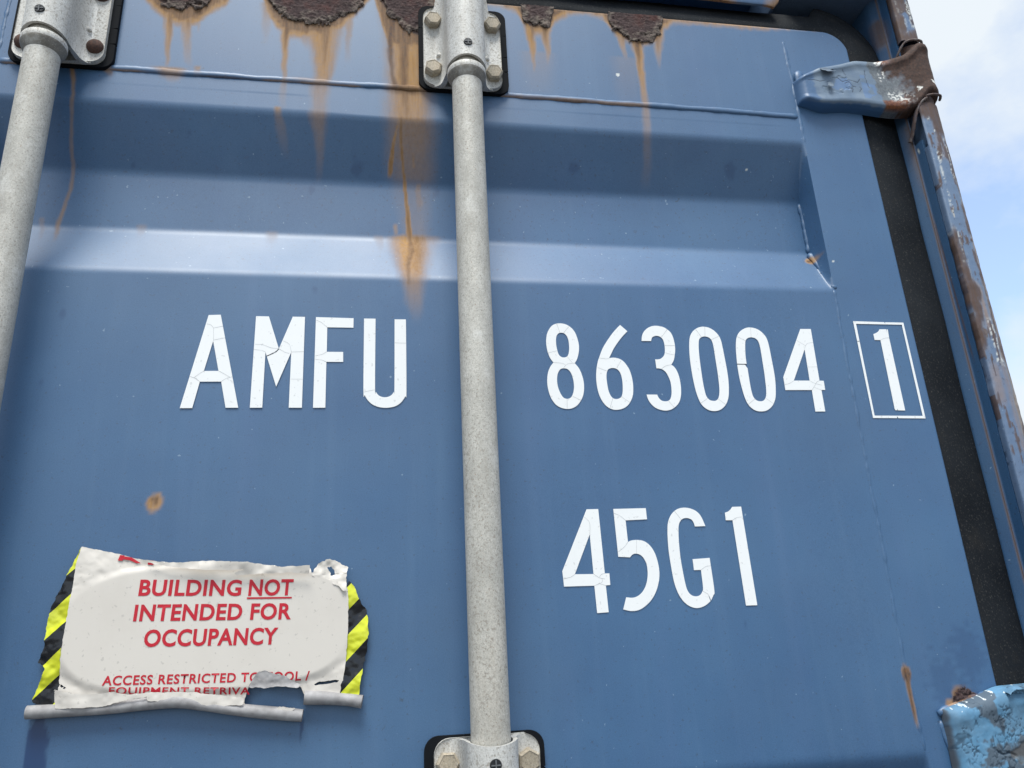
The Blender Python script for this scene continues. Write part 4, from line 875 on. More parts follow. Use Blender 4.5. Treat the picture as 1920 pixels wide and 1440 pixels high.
# ------------------------------------------------------------------ white vinyl characters on the door: outline, holes, hairline cracks
A3, A4, A5, A6, A7 = "AMFU", "863", "004", "1", "45G1"
CHARS = [
 ('letter', 'A', [[(-.1953,.2496),(-.1759,.3503),(-.164,.3509),(-.1403,.2501),(-.1523,.2501),(-.1584,.2776),(-.1787,.2774),(-.1837,.2497)], [(-.1758,.2888),(-.1693,.3216),(-.1618,.289)]],
  [[(-.1769,.3404),(-.1725,.339),(-.17,.3358)], [(-.17,.3358),(-.1607,.3382)], [(-.17,.3358),(-.169,.3216)], [(-.1691,.3225),(-.1578,.3252)], [(-.1887,.2829),(-.1834,.2808),(-.1787,.2774)], [(-.1845,.2815),(-.1806,.2851),(-.1758,.2888)], [(-.1618,.289),(-.1564,.286),(-.1504,.2822)], [(-.1479,.2828),(-.1535,.281),(-.1584,.2776)]]),
 ('letter', 'M', [[(-.1292,.2501),(-.1289,.35),(-.116,.35),(-.1043,.3138),(-.092,.3502),(-.0796,.3503),(-.0789,.2502),(-.0917,.2502),(-.0918,.3104),(-.105,.2725),(-.1174,.3101),(-.1173,.2502)]],
  [[(-.1289,.3126),(-.1217,.3118),(-.1174,.3101)], [(-.1279,.3183),(-.1207,.3181),(-.1126,.3149),(-.1043,.3138)], [(-.1158,.3056),(-.1116,.3078),(-.1071,.3105),(-.1043,.3138),(-.1043,.3138)], [(-.1043,.3138),(-.0978,.3099),(-.0938,.3089)], [(-.1004,.3228),(-.0942,.3189),(-.0916,.3104)], [(-.0918,.3104),(-.0792,.3109)], [(-.0906,.2807),(-.0794,.2808)]]),
 ('letter', 'F', [[(-.068,.2502),(-.0684,.3503),(-.0296,.3499),(-.0296,.339),(-.0565,.3389),(-.0562,.3112),(-.0396,.3113),(-.0393,.3002),(-.0563,.3),(-.0559,.2503)]],
  [[(-.068,.3468),(-.0628,.3443),(-.0565,.3389)], [(-.0679,.3063),(-.0603,.3085),(-.0562,.3112)], [(-.0678,.3026),(-.0615,.302),(-.0563,.3)]]),
 ('letter', 'U', [[(-.0187,.3498),(-.0067,.3499),(-.0066,.272),(-.0056,.2676),(-.0032,.2641),(-.0001,.2623),(.0035,.2617),(.0075,.2625),(.0105,.2645),(.0125,.2677),(.0132,.2721),(.0133,.3496),(.0253,.3497),(.0255,.2692),(.0241,.2627),(.0202,.2564),(.0148,.2524),(.0094,.2508),(.0036,.2503),(-.0027,.2512),(-.0088,.2538),(-.0136,.2582),(-.0169,.2639),(-.0183,.269)]],
  [[(.0137,.3224),(.0251,.3222)], [(-.018,.2673),(-.0069,.2698)]]),
 ('digit', '8', [[(.1936,.3486),(.1997,.3477),(.2051,.3446),(.2094,.3394),(.2119,.3325),(.2133,.324),(.2129,.3166),(.2114,.3103),(.2095,.3054),(.207,.3016),(.2108,.2966),(.2135,.2899),(.2152,.2813),(.2151,.2727),(.2136,.2651),(.2106,.259),(.2065,.2538),(.2017,.2507),(.1962,.2494),(.1899,.2502),(.1838,.2533),(.1792,.2593),(.1765,.2668),(.1752,.2753),(.1753,.2829),(.1767,.2905),(.1794,.2968),(.1834,.3021),(.1801,.3074),(.1779,.3142),(.177,.3215),(.1771,.3284),(.1784,.3353),(.1809,.3408),(.1845,.3454),(.1888,.3478)],
   [(.1947,.3373),(.1979,.3365),(.2005,.3335),(.202,.3283),(.2023,.3219),(.2018,.316),(.2006,.3116),(.1987,.3091),(.1954,.3081),(.1922,.309),(.1898,.3119),(.1885,.3173),(.1879,.3236),(.1881,.3296),(.1893,.334),(.1916,.3366)],
   [(.1945,.2955),(.1982,.2948),(.2012,.2917),(.2031,.2869),(.2042,.2802),(.2041,.2736),(.2029,.2679),(.2009,.2636),(.1984,.2613),(.1952,.2607),(.1918,.262),(.1892,.2659),(.1871,.2716),(.1861,.2773),(.1861,.283),(.1871,.2887),(.1893,.293),(.1917,.295)]],
  [[(.1901,.348),(.1931,.3372)], [(.2037,.345),(.1972,.3372)], [(.1779,.3132),(.1884,.3158)], [(.1834,.3021),(.1917,.3015),(.1949,.3005),(.1962,.2996)], [(.207,.3016),(.2,.3009),(.1961,.2984),(.1942,.2955)], [(.1992,.3091),(.2045,.3019)], [(.1954,.2605),(.1948,.2501)], [(.2018,.2635),(.2106,.259)]]),
 ('digit', '6', [[(.2626,.348),(.2704,.3405),(.2643,.3344),(.2583,.3272),(.2528,.3197),(.2489,.3127),(.2463,.3081),(.2513,.3086),(.256,.3079),(.2606,.3058),(.2644,.3016),(.2676,.2958),(.2695,.289),(.2704,.2807),(.2702,.273),(.269,.2653),(.2663,.2591),(.2625,.2539),(.2575,.2504),(.2512,.2486),(.2448,.2489),(.239,.252),(.2345,.2576),(.2314,.2652),(.2299,.2737),(.2296,.2833),(.2306,.293),(.2328,.3027),(.2359,.3106),(.24,.3195),(.2455,.328),(.252,.3367),(.2574,.3428)],
   [(.2488,.2964),(.2525,.2959),(.2556,.2937),(.2578,.2893),(.2587,.2826),(.2586,.2758),(.2579,.2691),(.2565,.2643),(.2539,.2617),(.2501,.2606),(.2464,.2616),(.2439,.2648),(.2421,.2705),(.2414,.2776),(.2412,.2844),(.2419,.2902),(.2435,.2941),(.2459,.2958)]],
  [[(.2347,.3078),(.2389,.3075),(.2436,.307),(.2465,.3081)], [(.2601,.3062),(.2539,.2963)], [(.2323,.2967),(.2421,.2929)], [(.2462,.2616),(.242,.2506)], [(.2555,.2636),(.2646,.257)]]),
 ('digit', '3', [[(.2857,.329),(.2969,.3291),(.2974,.3314),(.299,.334),(.3022,.3353),(.3052,.3354),(.3084,.3341),(.311,.3306),(.3118,.3256),(.3118,.3196),(.3108,.314),(.3086,.3105),(.3054,.308),(.3024,.3072),(.299,.3071),(.2993,.2966),(.3026,.2964),(.3063,.2952),(.3098,.2918),(.3122,.2864),(.3137,.2801),(.3138,.2723),(.3129,.2655),(.3109,.2607),(.3078,.2586),(.3039,.2583),(.3003,.2595),(.2978,.2626),(.2966,.2659),(.2846,.2659),(.2857,.2606),(.2884,.2554),(.2927,.2511),(.2981,.2486),(.3046,.2476),(.3109,.249),(.3166,.2526),(.3211,.2579),(.3236,.2646),(.3248,.2724),(.3249,.2811),(.324,.2889),(.322,.2953),(.3194,.2992),(.3169,.3009),(.3202,.3057),(.3222,.3117),(.3237,.3187),(.324,.3258),(.3231,.3339),(.3209,.3399),(.317,.3439),(.3119,.3467),(.3056,.3478),(.2997,.3472),(.294,.3445),(.2896,.3404),(.2869,.3353)]],
  [[(.3174,.3437),(.3092,.3338)], [(.312,.3238),(.3238,.324)], [(.3114,.3151),(.3173,.3136),(.3225,.3127)], [(.3169,.3009),(.3107,.2996),(.305,.296)], [(.3083,.259),(.3145,.251)]]),
]
O_OUT = [(250,211),(310,222),(370,255),(425,310),(455,370),(475,450),(495,550),(520,680),(540,800),(550,910),(550,1020),(540,1085),(515,1145),(475,1190),(430,1215),(375,1223),(315,1213),(260,1180),(215,1130),(180,1055),(150,960),(120,830),(95,680),(82,560),(76,450),(80,360),(95,305),(125,260),(170,228),(210,214)]
CHARS += [
 ('digit', '0', [[(.3614,.3478),(.3672,.3468),(.3728,.3435),(.3775,.3379),(.3797,.3318),(.3805,.3236),(.381,.3135),(.3816,.3004),(.3818,.2884),(.3812,.2776),(.3796,.2668),(.3777,.2605),(.3744,.2546),(.3699,.2503),(.3652,.2479),(.3597,.2471),(.3541,.2481),(.3492,.2512),(.3455,.256),(.3431,.2632),(.3414,.2724),(.3402,.2851),(.3397,.3),(.3399,.3119),(.3408,.323),(.3424,.3322),(.3446,.3378),(.3482,.3425),(.3531,.3459),(.3573,.3474)],
   [(.3609,.3358),(.3646,.3351),(.3678,.3326),(.3694,.3275),(.3699,.3194),(.37,.3063),(.3702,.2933),(.37,.2814),(.3695,.2726),(.3683,.2658),(.3663,.2614),(.3634,.2592),(.3599,.2589),(.3562,.2601),(.3533,.2638),(.352,.2706),(.3513,.2813),(.3511,.2951),(.3512,.3091),(.3518,.3212),(.3532,.3303),(.3549,.3334),(.3577,.3352)]],
  [[(.3511,.3446),(.3568,.335)], [(.3626,.3477),(.3613,.3356)], [(.3781,.3364),(.3684,.3321)], [(.345,.2558),(.3542,.2618)], [(.3661,.2613),(.3744,.2544)]]),
 ('digit', '0', [[(.4182,.348),(.4242,.347),(.43,.3436),(.4347,.3379),(.4367,.3317),(.4374,.3234),(.4377,.3132),(.438,.3),(.438,.2879),(.4371,.2769),(.4353,.266),(.4332,.2597),(.4298,.2541),(.4251,.2498),(.4202,.2474),(.4147,.2467),(.4089,.2476),(.404,.2507),(.4003,.2556),(.398,.2628),(.3965,.272),(.3953,.2848),(.395,.2997),(.3956,.3118),(.3966,.323),(.3984,.3323),(.4008,.338),(.4045,.3427),(.4096,.3461),(.414,.3477)],
   [(.4174,.3357),(.4211,.335),(.4243,.3325),(.4258,.3276),(.4263,.3194),(.4262,.3061),(.4261,.293),(.4256,.281),(.425,.2721),(.4237,.2652),(.4216,.2611),(.4186,.259),(.415,.2586),(.4113,.2598),(.4084,.2634),(.4071,.2701),(.4067,.2809),(.4067,.2927),(.4067,.2975),(.4061,.2987),(.4047,.3012),(.4046,.3023),(.4064,.3023),(.4067,.3128),(.4077,.322),(.4092,.3302),(.4112,.3335),(.414,.3352)]],
  [[(.4183,.3478),(.4171,.3355)], [(.3995,.3366),(.4096,.3312)], [(.3947,.3026),(.4064,.3025),(.4064,.3025)], [(.4009,.255),(.4102,.2618)], [(.4228,.2621),(.4317,.2552)]]),
 ('digit', '4', [[(.48,.3474),(.4932,.3476),(.4919,.2836),(.497,.2834),(.4967,.2725),(.4921,.2723),(.4918,.2468),(.4798,.2467),(.4803,.2722),(.4481,.272),(.4483,.2875)], [(.4808,.322),(.4798,.2835),(.4604,.2834)]],
  [[(.4728,.3328),(.4825,.3265)], [(.4928,.3305),(.4861,.3294),(.4824,.3262),(.4808,.3218)], [(.4805,.3002),(.4921,.3004)], [(.4484,.2785),(.4545,.28),(.4604,.2834)], [(.4798,.2835),(.4851,.2803),(.4935,.2781)], [(.4919,.2836),(.488,.2818),(.4846,.2772),(.4803,.2722)], [(.4837,.2754),(.4921,.2723)]]),
 ('check_digit', '1', [[(.5813,.3488),(.5901,.349),(.59,.3448),(.5908,.3488),(.5921,.3488),(.5914,.3381),(.5912,.248),(.582,.2482),(.5822,.2508),(.5811,.2483),(.579,.2483),(.5784,.25),(.5795,.335),(.572,.335),(.572,.3425),(.5759,.344),(.5795,.3463)]],
  [[(.5795,.335),(.5857,.3375),(.5914,.3379)]]),
 ('digit', '4', [[(.2072,.142),(.2195,.142),(.2206,.0775),(.2253,.0775),(.2252,.0662),(.2206,.0659),(.2212,.0403),(.2095,.0399),(.2089,.066),(.1782,.0662),(.1775,.0811)], [(.2084,.1165),(.209,.0773),(.19,.0777)]],
  [[(.2043,.134),(.2086,.1295),(.2093,.1242),(.2084,.1163)], [(.1779,.0736),(.1853,.075),(.19,.0777)], [(.209,.0773),(.2149,.0734),(.2202,.0721)], [(.2089,.066),(.2169,.0691),(.2172,.0725)], [(.2148,.0743),(.217,.0767),(.2206,.0775)], [(.215,.0675),(.2206,.0659)]]),
 ('digit', '5', [[(.2354,.1418),(.2701,.1419),(.2702,.1304),(.2473,.1298),(.2476,.1079),(.2511,.1092),(.2567,.1097),(.2634,.1087),(.2692,.105),(.274,.0978),(.2766,.0884),(.2774,.078),(.276,.0688),(.272,.0587),(.2662,.0505),(.2583,.0441),(.2513,.041),(.2441,.0405),(.2362,.0423),(.2404,.0538),(.2466,.0531),(.2521,.0544),(.2574,.0581),(.2617,.0642),(.2643,.0715),(.2652,.0795),(.2645,.0865),(.2617,.0923),(.2583,.0951),(.2541,.096),(.2509,.095),(.2482,.0925),(.2361,.0934)]],
  [[(.2356,.1373),(.2413,.1348),(.2473,.1298)], [(.2366,.0983),(.2431,.1028),(.2476,.1079)], [(.2568,.1096),(.2554,.096)]]),
 ('letter', 'G', [[(.3324,.122),(.3209,.1218),(.3201,.1258),(.318,.1291),(.3138,.1307),(.3093,.1303),(.306,.1279),(.3035,.1232),(.3023,.1148),(.3016,.1041),(.3014,.0912),(.3021,.0783),(.3034,.0645),(.305,.0576),(.3082,.0535),(.3129,.052),(.3174,.0531),(.3203,.0564),(.3216,.0604),(.3217,.0777),(.3142,.0778),(.3141,.0887),(.3326,.0895),(.3332,.0577),(.3316,.0526),(.3283,.0474),(.3275,.0505),(.3261,.0534),(.3267,.0505),(.3276,.0468),(.3216,.0428),(.3139,.0407),(.3073,.0418),(.301,.0458),(.2963,.0522),(.2935,.0591),(.2915,.0683),(.2903,.0834),(.2897,.0974),(.2902,.1115),(.2916,.1235),(.2941,.1306),(.2986,.1366),(.3048,.1405),(.312,.1416),(.3189,.1404),(.3249,.1373),(.3292,.1317)]],
  [[(.3002,.139),(.307,.1291)], [(.3217,.0777),(.3274,.081),(.3325,.0815)], [(.3202,.0572),(.3264,.0534)]]),
 ('digit', '1', [[(.3649,.1414),(.3749,.1415),(.3769,.041),(.3648,.0411),(.3631,.1274),(.3557,.1275),(.3558,.1354),(.3596,.1366),(.3625,.1386)]],
  [[(.3631,.1274),(.3684,.13),(.3746,.1306)]]),
]
def on_skin(me, lift):
    for v in me.vertices: v.co.y += float(door_y(np.array([v.co.x]), np.array([v.co.z]))[0]) - lift
def ribbon(pts, w):
    pts = smooth_loop(pts, 3, False, 90); L = []; Rr = []
    for i, p in enumerate(pts):
        a, b = Vector(pts[max(i - 1, 0)]), Vector(pts[min(i + 1, len(pts) - 1)]); d = (b - a)
        d = d.normalized() if d.length > 1e-9 else Vector((1, 0)); n = Vector((-d.y, d.x)); ww = w * (.75 + .5 * random.random())
        L.append(tuple(Vector(p) + n * ww)); Rr.append(tuple(Vector(p) - n * ww))
    return L, Rr
for nm, ch, loops, cracks in CHARS:
    curved = ch in '863005GU'
    ls = [smooth_loop(l, 4) if curved and not (ch == '4') else l for l in loops]
    o = link(nm, plate_mesh(ls, -.00028, .0, 0), M_LET, door, 'white vinyl %s %s with hairline cracks' % ('letter' if nm == 'letter' else 'figure', ch))
    on_skin(o.data, .00035)
    vs, fs, mi = [], [], []
    for c in cracks:
        thick = len(c) > 2 and abs(c[-1][0] - c[-2][0]) + abs(c[-1][1] - c[-2][1]) < .0002
        L, Rr = ribbon(c[:-1] if thick else c, .00042 if thick else .00012); k = len(vs)
        for a, b in zip(L, Rr): vs += [(a[0], 0, a[1]), (b[0], 0, b[1])]
        for i in range(len(L) - 1): fs.append((k + 2 * i, k + 2 * i + 1, k + 2 * i + 3, k + 2 * i + 2)); mi.append(1 if thick else 0)
    me = pymesh(vs, fs); on_skin(me, .00075)
    x_ = link('crack', me, [M_CRACK, M_CRACKB], door)
    for p, k in zip(x_.data.polygons, mi): p.material_index = k
    x_['kind'] = 'stuff'
fo = [(.5492,.3586),(.5892,.3582),(.5907,.3562),(.5908,.3581),(.6147,.3581),(.6147,.2385),(.5807,.2388),(.5794,.2414),(.579,.2389),(.549,.2391)]
fi = [(.5523,.3553),(.612,.3553),(.6118,.2415),(.5515,.2419)]
o = link('digit_frame', plate_mesh([fo, fi], -.00028, 0), M_LET, door, 'thin white vinyl rectangle round the last figure'); on_skin(o.data, .00035)
me = pymesh([(p[0], 0, p[1]) for p in [(.5491,.3332),(.5523,.3333),(.5523,.3327),(.5491,.3326)]], [(0, 1, 2, 3)]); on_skin(me, .0007); link('crack', me, M_CRACKB, door)

# ------------------------------------------------------------------ the torn warning sticker
STK = empty('warning_sticker', (-.15, 0, .02), 'torn white warning sticker with red lettering and black and yellow striped edges', 'warning sticker')
M_WHITE = vinyl('sticker_white', (.66, .615, .555), (.50, .45, .39), .42, .22)
M_BACK = plain('sticker_back_grey', (.24, .23, .23), .6, .8, 90, .08, col2=(.38, .37, .37))
M_RED = vinyl('sticker_red_print', (.50, .006, .022), (.40, .015, .03), .6, .2)
OV_C = [(-.1525,.0419)][0]
OV = [(-.2757,.0471),(-.0256,.0366),(-.1565,.0951),(-.1486,-.0114)]
ORX, ORZ = (OV[1][0] - OV[0][0]) / 2, (OV[2][1] - OV[3][1]) / 2
OCX, OCZ = (OV[1][0] + OV[0][0]) / 2, (OV[2][1] + OV[3][1]) / 2
def sticker_y(x, z):
    """the sheet is stuck over a raised plate with strongly rounded ends; outside it sags towards the door"""
    u, v = np.abs(x - OCX) / ORX, np.abs(z - OCZ) / ORZ
    d = (u ** 3.2 + v ** 2.6) ** .36
    ins = sstep(1.09, .97, d)
    n = NA.fbm(x, z, 34, 3) - .5; n2 = NB.fbm(x + z * .6, z - x * .4, 75, 3) - .5
    return -(.0050 + .0042 * ins) - (1 - ins) * (n * .0045 + n2 * .0016 + .0022)
def sheet(name, poly, mat, holes=(), extra=0.0, lab=None, parent=STK, rag=.00025, step=.0009, yfn=None):
    P_ = np.array(poly); x0, z0 = P_.min(0) - .002; x1, z1 = P_.max(0) + .002
    X, Z = np.meshgrid(np.arange(x0, x1, step), np.arange(z0, z1, step))
    wx = X + (NA.fbm(X, Z, 300, 2) - .5) * rag * 4; wz = Z + (NB.fbm(X, Z, 300, 2) - .5) * rag * 4
    keep = in_poly(wx, wz, poly)
    for h in holes: keep &= ~in_poly(wx, wz, h)
    cnt = np.zeros(X.shape, int); kf = keep[:-1, :-1].astype(int)
    cnt[:-1, :-1] += kf; cnt[:-1, 1:] += kf; cnt[1:, 1:] += kf; cnt[1:, :-1] += kf
    bi = np.argwhere((cnt > 0) & (cnt < 4)); px, pz = wx[bi[:, 0], bi[:, 1]], wz[bi[:, 0], bi[:, 1]]; best = np.full(len(bi), 9.); dx = np.zeros(len(bi)); dz = dx.copy()
    for lp in [poly] + list(holes):
        for i in range(len(lp)):
            (ax, az), (bx, bz) = lp[i - 1], lp[i]; L2 = (bx - ax) ** 2 + (bz - az) ** 2 + 1e-12
            t = np.clip(((px - ax) * (bx - ax) + (pz - az) * (bz - az)) / L2, 0, 1); qx = ax + t * (bx - ax) - px; qz = az + t * (bz - az) - pz
            d = np.hypot(qx, qz); c = d < best; best = np.where(c, d, best); dx = np.where(c, qx, dx); dz = np.where(c, qz, dz)
    ok = best < step * 2.2
    X[bi[ok, 0], bi[ok, 1]] += dx[ok]; Z[bi[ok, 0], bi[ok, 1]] += dz[ok]
    Y = (yfn or sticker_y)(X, Z) - extra
    return link(name, grid_mesh(X, Y, Z, keep[:-1, :-1]), mat, parent, lab, smooth=True)
white = sheet('sheet', [(-.2666,.1161),(-.2563,.1139),(-.2338,.1085),(-.2177,.1037),(-.1999,.1008),(-.1835,.0993),(-.1624,.0987),(-.1291,.0967),(-.0904,.0916),(-.0759,.0916),(-.0646,.0907),(-.0619,.0838),(-.0461,.0788),(-.0307,.0739),(-.029,.0626),(-.029,.0349),(-.0303,.006),(-.0328,-.0104),(-.0354,-.0215),(-.0528,-.0206),(-.0659,-.0194),(-.0689,-.013),(-.0789,-.0084),(-.1001,-.0006),(-.1092,-.0028),(-.1134,-.0089),(-.1157,-.0167),(-.1175,-.0237),(-.1138,-.0256),(-.1259,-.0267),(-.1441,-.0239),(-.1755,-.0196),(-.1975,-.0192),(-.232,-.0203),(-.2695,-.0203),(-.2707,.0054),(-.2716,.0286),(-.2697,.0729),(-.2689,.1024)], M_WHITE,
   [[(-.2714,.0007),(-.2683,-.0004),(-.2631,-.0041),(-.2665,-.0043)], [(-.2128,-.0145),(-.1968,-.0132),(-.1974,-.0154),(-.2108,-.0168)], [(-.062,-.0125),(-.0532,-.0093),(-.0362,-.0084),(-.0371,-.0106),(-.0507,-.0117)]])
def tape(poly, k, z0, per, nm):
    m = Mat('hazard_tape_' + nm)
    sep = m.node('ShaderNodeSeparateXYZ', {0: m.tc.outputs['Object']})
    v = m.math('SUBTRACT', sep.outputs['Z'], m.math('MULTIPLY', sep.outputs['X'], k))
    v = m.math('DIVIDE', m.math('SUBTRACT', v, z0), per)
    f = m.math('LESS_THAN', m.math('FRACT', v), .5)
    n = m.noise(30, 4, .6)
    y = m.mix(m.ramp(n, (.4, 0.), (.75, .5)), (.66, .70, .030), (.48, .50, .06))
    c = m.mix(f, (.010, .011, .014), y)
    c = m.mix(m.ramp(m.noise(160, 3, .5), (.68, 0.), (.74, .15)), c, (.35, .35, .28))
    m.fin(c, .26, m.bump(m.noise(60, 3, .5), .15, .001), spec=.5)
    def yf(x, z):
        n1 = NA.fbm(x * .6 + z, z - x, 45, 3) - .5; n2 = NB.fbm(x + z, z, 110, 2) - .5
        seam = np.abs(x - OCX) - ORX * .93
        return sticker_y(x, z) * .8 - .0012 - n1 * .0065 - n2 * .0012 + np.clip(seam, 0, .03) * .08
    return sheet('hazard_tape', poly, m.m, (), 0, None, STK, .0004, .0007, yf)
kl = [(-.2866,.0575),(-.2683,.0751)]; KL = (kl[1][1] - kl[0][1]) / (kl[1][0] - kl[0][0])
pl_ = [(-.27,.0747),(-.2711,.008)]; ZL = pl_[0][1] - KL * pl_[0][0]; 
PERL = abs((pl_[1][1] - KL * pl_[1][0]) - ZL) / 1.5
tape([(-.2666,.1161),(-.2689,.1024),(-.2697,.0729),(-.2716,.0286),(-.2707,.0054),(-.2696,-.0195),(-.2765,-.0183),(-.2905,-.0141),(-.292,-.0123),(-.2878,-.0002),(-.2836,.0121),(-.2863,.0166),(-.2908,.0181),(-.2887,.0246),(-.2864,.0333),(-.2871,.048),(-.2872,.0584),(-.2825,.0729),(-.2759,.0903),(-.2711,.1053)], KL, ZL - PERL * .5, PERL, 'left')
kr = [(-.0284,.0292),(-.016,.0419)]; KR = (kr[1][1] - kr[0][1]) / (kr[1][0] - kr[0][0])
pr_ = [(-.0288,.052),(-.0299,.0069)]; ZR = pr_[0][1] - KR * pr_[0][0]; PERR = abs((pr_[1][1] - KR * pr_[1][0]) - ZR)
tape([(-.0308,.0744),(-.029,.0626),(-.029,.0349),(-.0303,.006),(-.0354,-.0215),(-.0184,-.0247),(-.0171,-.0144),(-.0154,-.0021),(-.0117,.0153),(-.0104,.0284),(-.0111,.0436),(-.0127,.0514),(-.0172,.0574),(-.0197,.0623),(-.0223,.0692),(-.0258,.0752),(-.0289,.0783)], KR, ZR, PERR, 'right')
def lifted(base, amp):
    return lambda x, z: sticker_y(x, z) * .6 - base - amp * (NC.fbm(x, z, 60, 3) - .3)
sheet('torn_tab', [(-.0629,.0833),(-.0611,.0892),(-.0579,.095),(-.0506,.0983),(-.0466,.0991),(-.0406,.0965),(-.0361,.0938),(-.0316,.0922),(-.0296,.0902),(-.0309,.0842),(-.0313,.0783),(-.0307,.0715),(-.0321,.0676),(-.0381,.0722),(-.0486,.0789)], M_WHITE, [[(-.0499,.0908),(-.0464,.0917),(-.0429,.0876),(-.0413,.0841),(-.0453,.0842)]], 0, 'white torn tab with a hole at the top right', STK, .0007, .0007, lifted(.002, .008))
sheet('torn_flap', [(-.2177,.1032),(-.1858,.0984),(-.153,.0993),(-.1196,.0969),(-.089,.092),(-.0642,.0922),(-.0644,.0848),(-.0854,.0865),(-.1046,.0861),(-.1294,.0855),(-.1319,.088),(-.1192,.0905),(-.1382,.0906),(-.1619,.0914),(-.1831,.0945),(-.1996,.0974)], M_WHITE, (), 0, None, STK, .0003, .0008, lambda x, z: -.0135 - .006 * sstep(.128, .110, z + (x + .1) * .04) * (NC.fbm(x, z, 40, 2)) - .003 * (NA.fbm(x, z, 90, 2) - .5))
sheet('torn_flap', [(-.1133,-.0107),(-.11,-.0037),(-.1053,.0019),(-.1003,.003),(-.0932,-.0001),(-.0838,-.0023),(-.0776,-.0067),(-.0686,-.0108),(-.0717,-.0137),(-.0834,-.0113),(-.0995,-.0118)], M_BACK, (), 0, 'torn curled flap showing grey adhesive', STK, .0004, .0007, lambda x, z: -.014 - .010 * sstep(-.008, -.026, z) - .0025 * (NA.fbm(x, z, 110, 3) - .5))
sheet('torn_flap', [(-.2716,-.004),(-.2615,-.0067),(-.2505,-.009),(-.2333,-.0095),(-.2269,-.0086),(-.2114,-.0111),(-.1895,-.0106),(-.1583,-.0122),(-.1311,-.0168),(-.1164,-.0193),(-.1175,-.0245),(-.135,-.0249),(-.1755,-.02),(-.1959,-.0172),(-.1971,-.0141),(-.2123,-.0154),(-.2321,-.0199),(-.2692,-.0195)], M_WHITE, (), 0, None, STK, .0003, .0008, lambda x, z: -.0128 - .003 * (NA.fbm(x, z, 60, 3) - .5))
sheet('torn_flap', [(-.0885,-.0292),(-.0849,-.0286),(-.0743,-.0305),(-.0751,-.0335),(-.087,-.0319)], M_WHITE, (), 0, None, STK, .001, .0006, lambda x, z: -.0105 + 0 * x)
# bottom edge of the sheet rolled up, grey back outwards
def roll(pts, r, y, label=None):
    pts = smooth_loop(pts, 8, False, 90); P3 = [(x, y + .0012 * math.sin(i * .13), z) for i, (x, z) in enumerate(pts)]
    me = tube(P3, [r * (1 + .06 * math.sin(i * .23 + 1)) for i in range(len(P3))], 20, .0, False)
    o = link('rolled_edge', me, M_BACK, STK, label, smooth=True)
    me2 = tube(P3, [r * .72] * len(P3), 14, .02, True); link('roll_core', me2, M_BACK, o, smooth=True)
roll([(-.2927,-.0212),(-.2674,-.0213),(-.2295,-.0214),(-.1954,-.0195),(-.1737,-.019),(-.1515,-.0228),(-.1245,-.0282),(-.0974,-.0323),(-.0669,-.0366)], .0052, -.0075)
roll([(-.066,-.0218),(-.0476,-.0233),(-.0289,-.0256),(-.0153,-.0281)], .0056, -.0078)

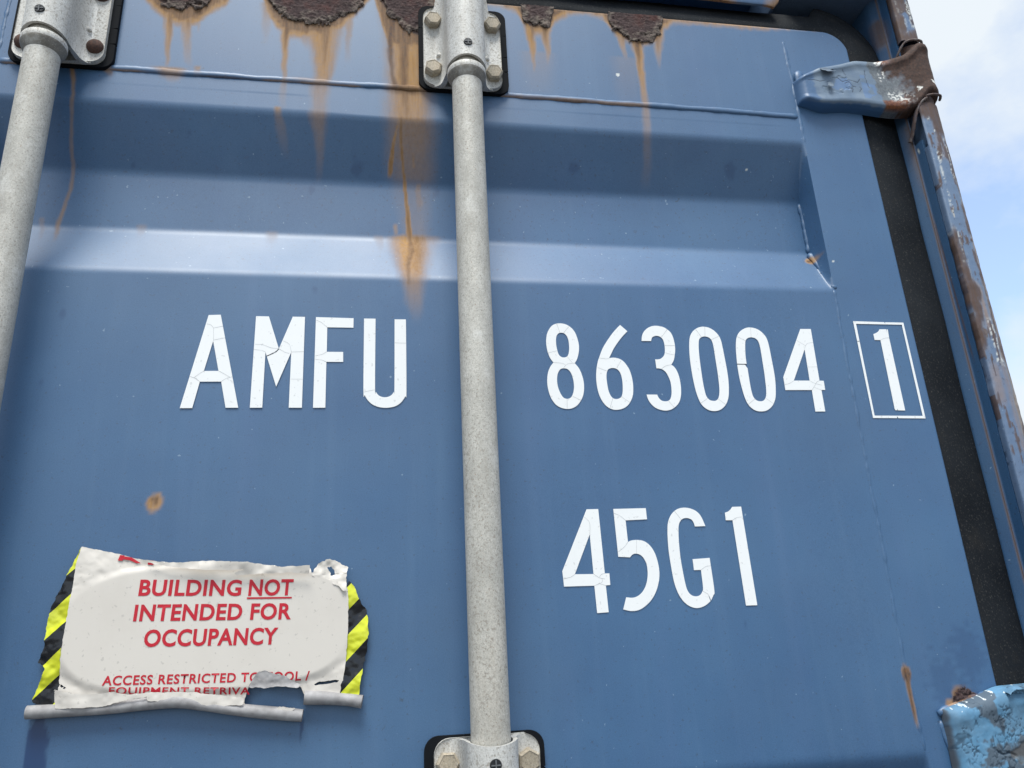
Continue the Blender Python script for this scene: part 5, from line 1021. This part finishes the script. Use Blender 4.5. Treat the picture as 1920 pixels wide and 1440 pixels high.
# ---- printing
def print_line(txt, p0, p1, cap, bold=.028, space=1.06, lift=.0003, squash=None):
    """text between the baseline ends p0, p1 (metres on the door), capital height cap"""
    cu = bpy.data.curves.new('print', 'FONT'); cu.body = txt; cu.size = 1; cu.offset = bold; cu.space_character = space; cu.resolution_u = 4
    tmp = bpy.data.objects.new('print', cu); COL.objects.link(tmp)
    dg = bpy.context.evaluated_depsgraph_get(); me = bpy.data.meshes.new_from_object(tmp.evaluated_get(dg))
    bpy.data.objects.remove(tmp); bpy.data.curves.remove(cu)
    bm = bmesh.new(); bm.from_mesh(me); bmesh.ops.triangulate(bm, faces=bm.faces); bmesh.ops.subdivide_edges(bm, edges=[e for e in bm.edges if e.calc_length() > .25], cuts=1); bm.to_mesh(me); bm.free()
    n = len(me.vertices); co = np.empty(n * 3, np.float32); me.vertices.foreach_get('co', co); co = co.reshape(-1, 3).astype(float)
    x0, x1 = co[:, 0].min(), co[:, 0].max(); u = (co[:, 0] - x0) / (x1 - x0); v = co[:, 1] / .729
    x = p0[0] + (p1[0] - p0[0]) * u + .05 * cap * (v - .5); z = p0[1] + (p1[1] - p0[1]) * u + v * cap
    if squash is not None: z = squash(x, z)
    y = sticker_y(x, z) - lift
    me.vertices.foreach_set('co', np.stack([x, y, z], -1).astype(np.float32).ravel()); me.update()
    bm = bmesh.new(); bm.from_mesh(me); bm.normal_update(); bmesh.ops.reverse_faces(bm, faces=[f for f in bm.faces if f.normal.y > 0]); bm.to_mesh(me); bm.free()
    return link('print_line', me, M_RED, STK, 'red line reading ' + txt.replace('_', ' '))
B1 = [(-.2129,.0714),(-.1249,.0682),(-.2143,.0854)]; B2 = [(-.2151,.0496),(-.0798,.0459),(-.2165,.0637)]; B3 = [(-.2045,.0276),(-.0909,.0247),(-.2059,.0419)]
B4 = [(-.235,-.0028),(-.0618,-.0074),(-.2359,.005)]; B5 = [(-.229,-.0103),(-.1125,-.0166),(-.2297,-.0043)]; B6 = [(-.1184,.068),(-.0792,.0671),(-.1192,.0823)]
print_line('BUILDING', B1[0], B1[1], B1[2][1] - B1[0][1]); print_line('NOT', B6[0], B6[1], B6[2][1] - B6[0][1])
print_line('INTENDED FOR', B2[0], B2[1], B2[2][1] - B2[0][1]); print_line('OCCUPANCY', B3[0], B3[1], B3[2][1] - B3[0][1])
print_line('ACCESS RESTRICTED TO TOOL /', B4[0], B4[1], B4[2][1] - B4[0][1], .022, 1.1)
print_line('EQUIPMENT RETRIVA', B5[0], B5[1], B5[2][1] - B5[0][1], .018, 1.1, .0006)
def print_poly(pts, lift=.0004, y=None):
    me = pymesh([(p[0], 0, p[1]) for p in pts], [tuple(range(len(pts)))])
    for v in me.vertices: v.co.y = (float(sticker_y(np.array([v.co.x]), np.array([v.co.z]))[0]) if y is None else y) - lift
    link('print_line', me, M_RED, STK)
print_poly([(-.1197,.0662),(-.0801,.0652),(-.08,.0638),(-.1196,.0647)])
for q in ([(-.2331,.1077),(-.229,.1071),(-.2304,.1025),(-.2344,.1028)], [(-.2302,.1066),(-.2228,.1052),(-.2142,.0997),(-.2185,.1),(-.224,.1027),(-.2307,.1039)], [(-.2084,.1023),(-.2035,.1017),(-.2031,.0978),(-.208,.0982)], [(-.1914,.0994),(-.1842,.0983),(-.1874,.0973)]):
    print_poly(q, .0008)
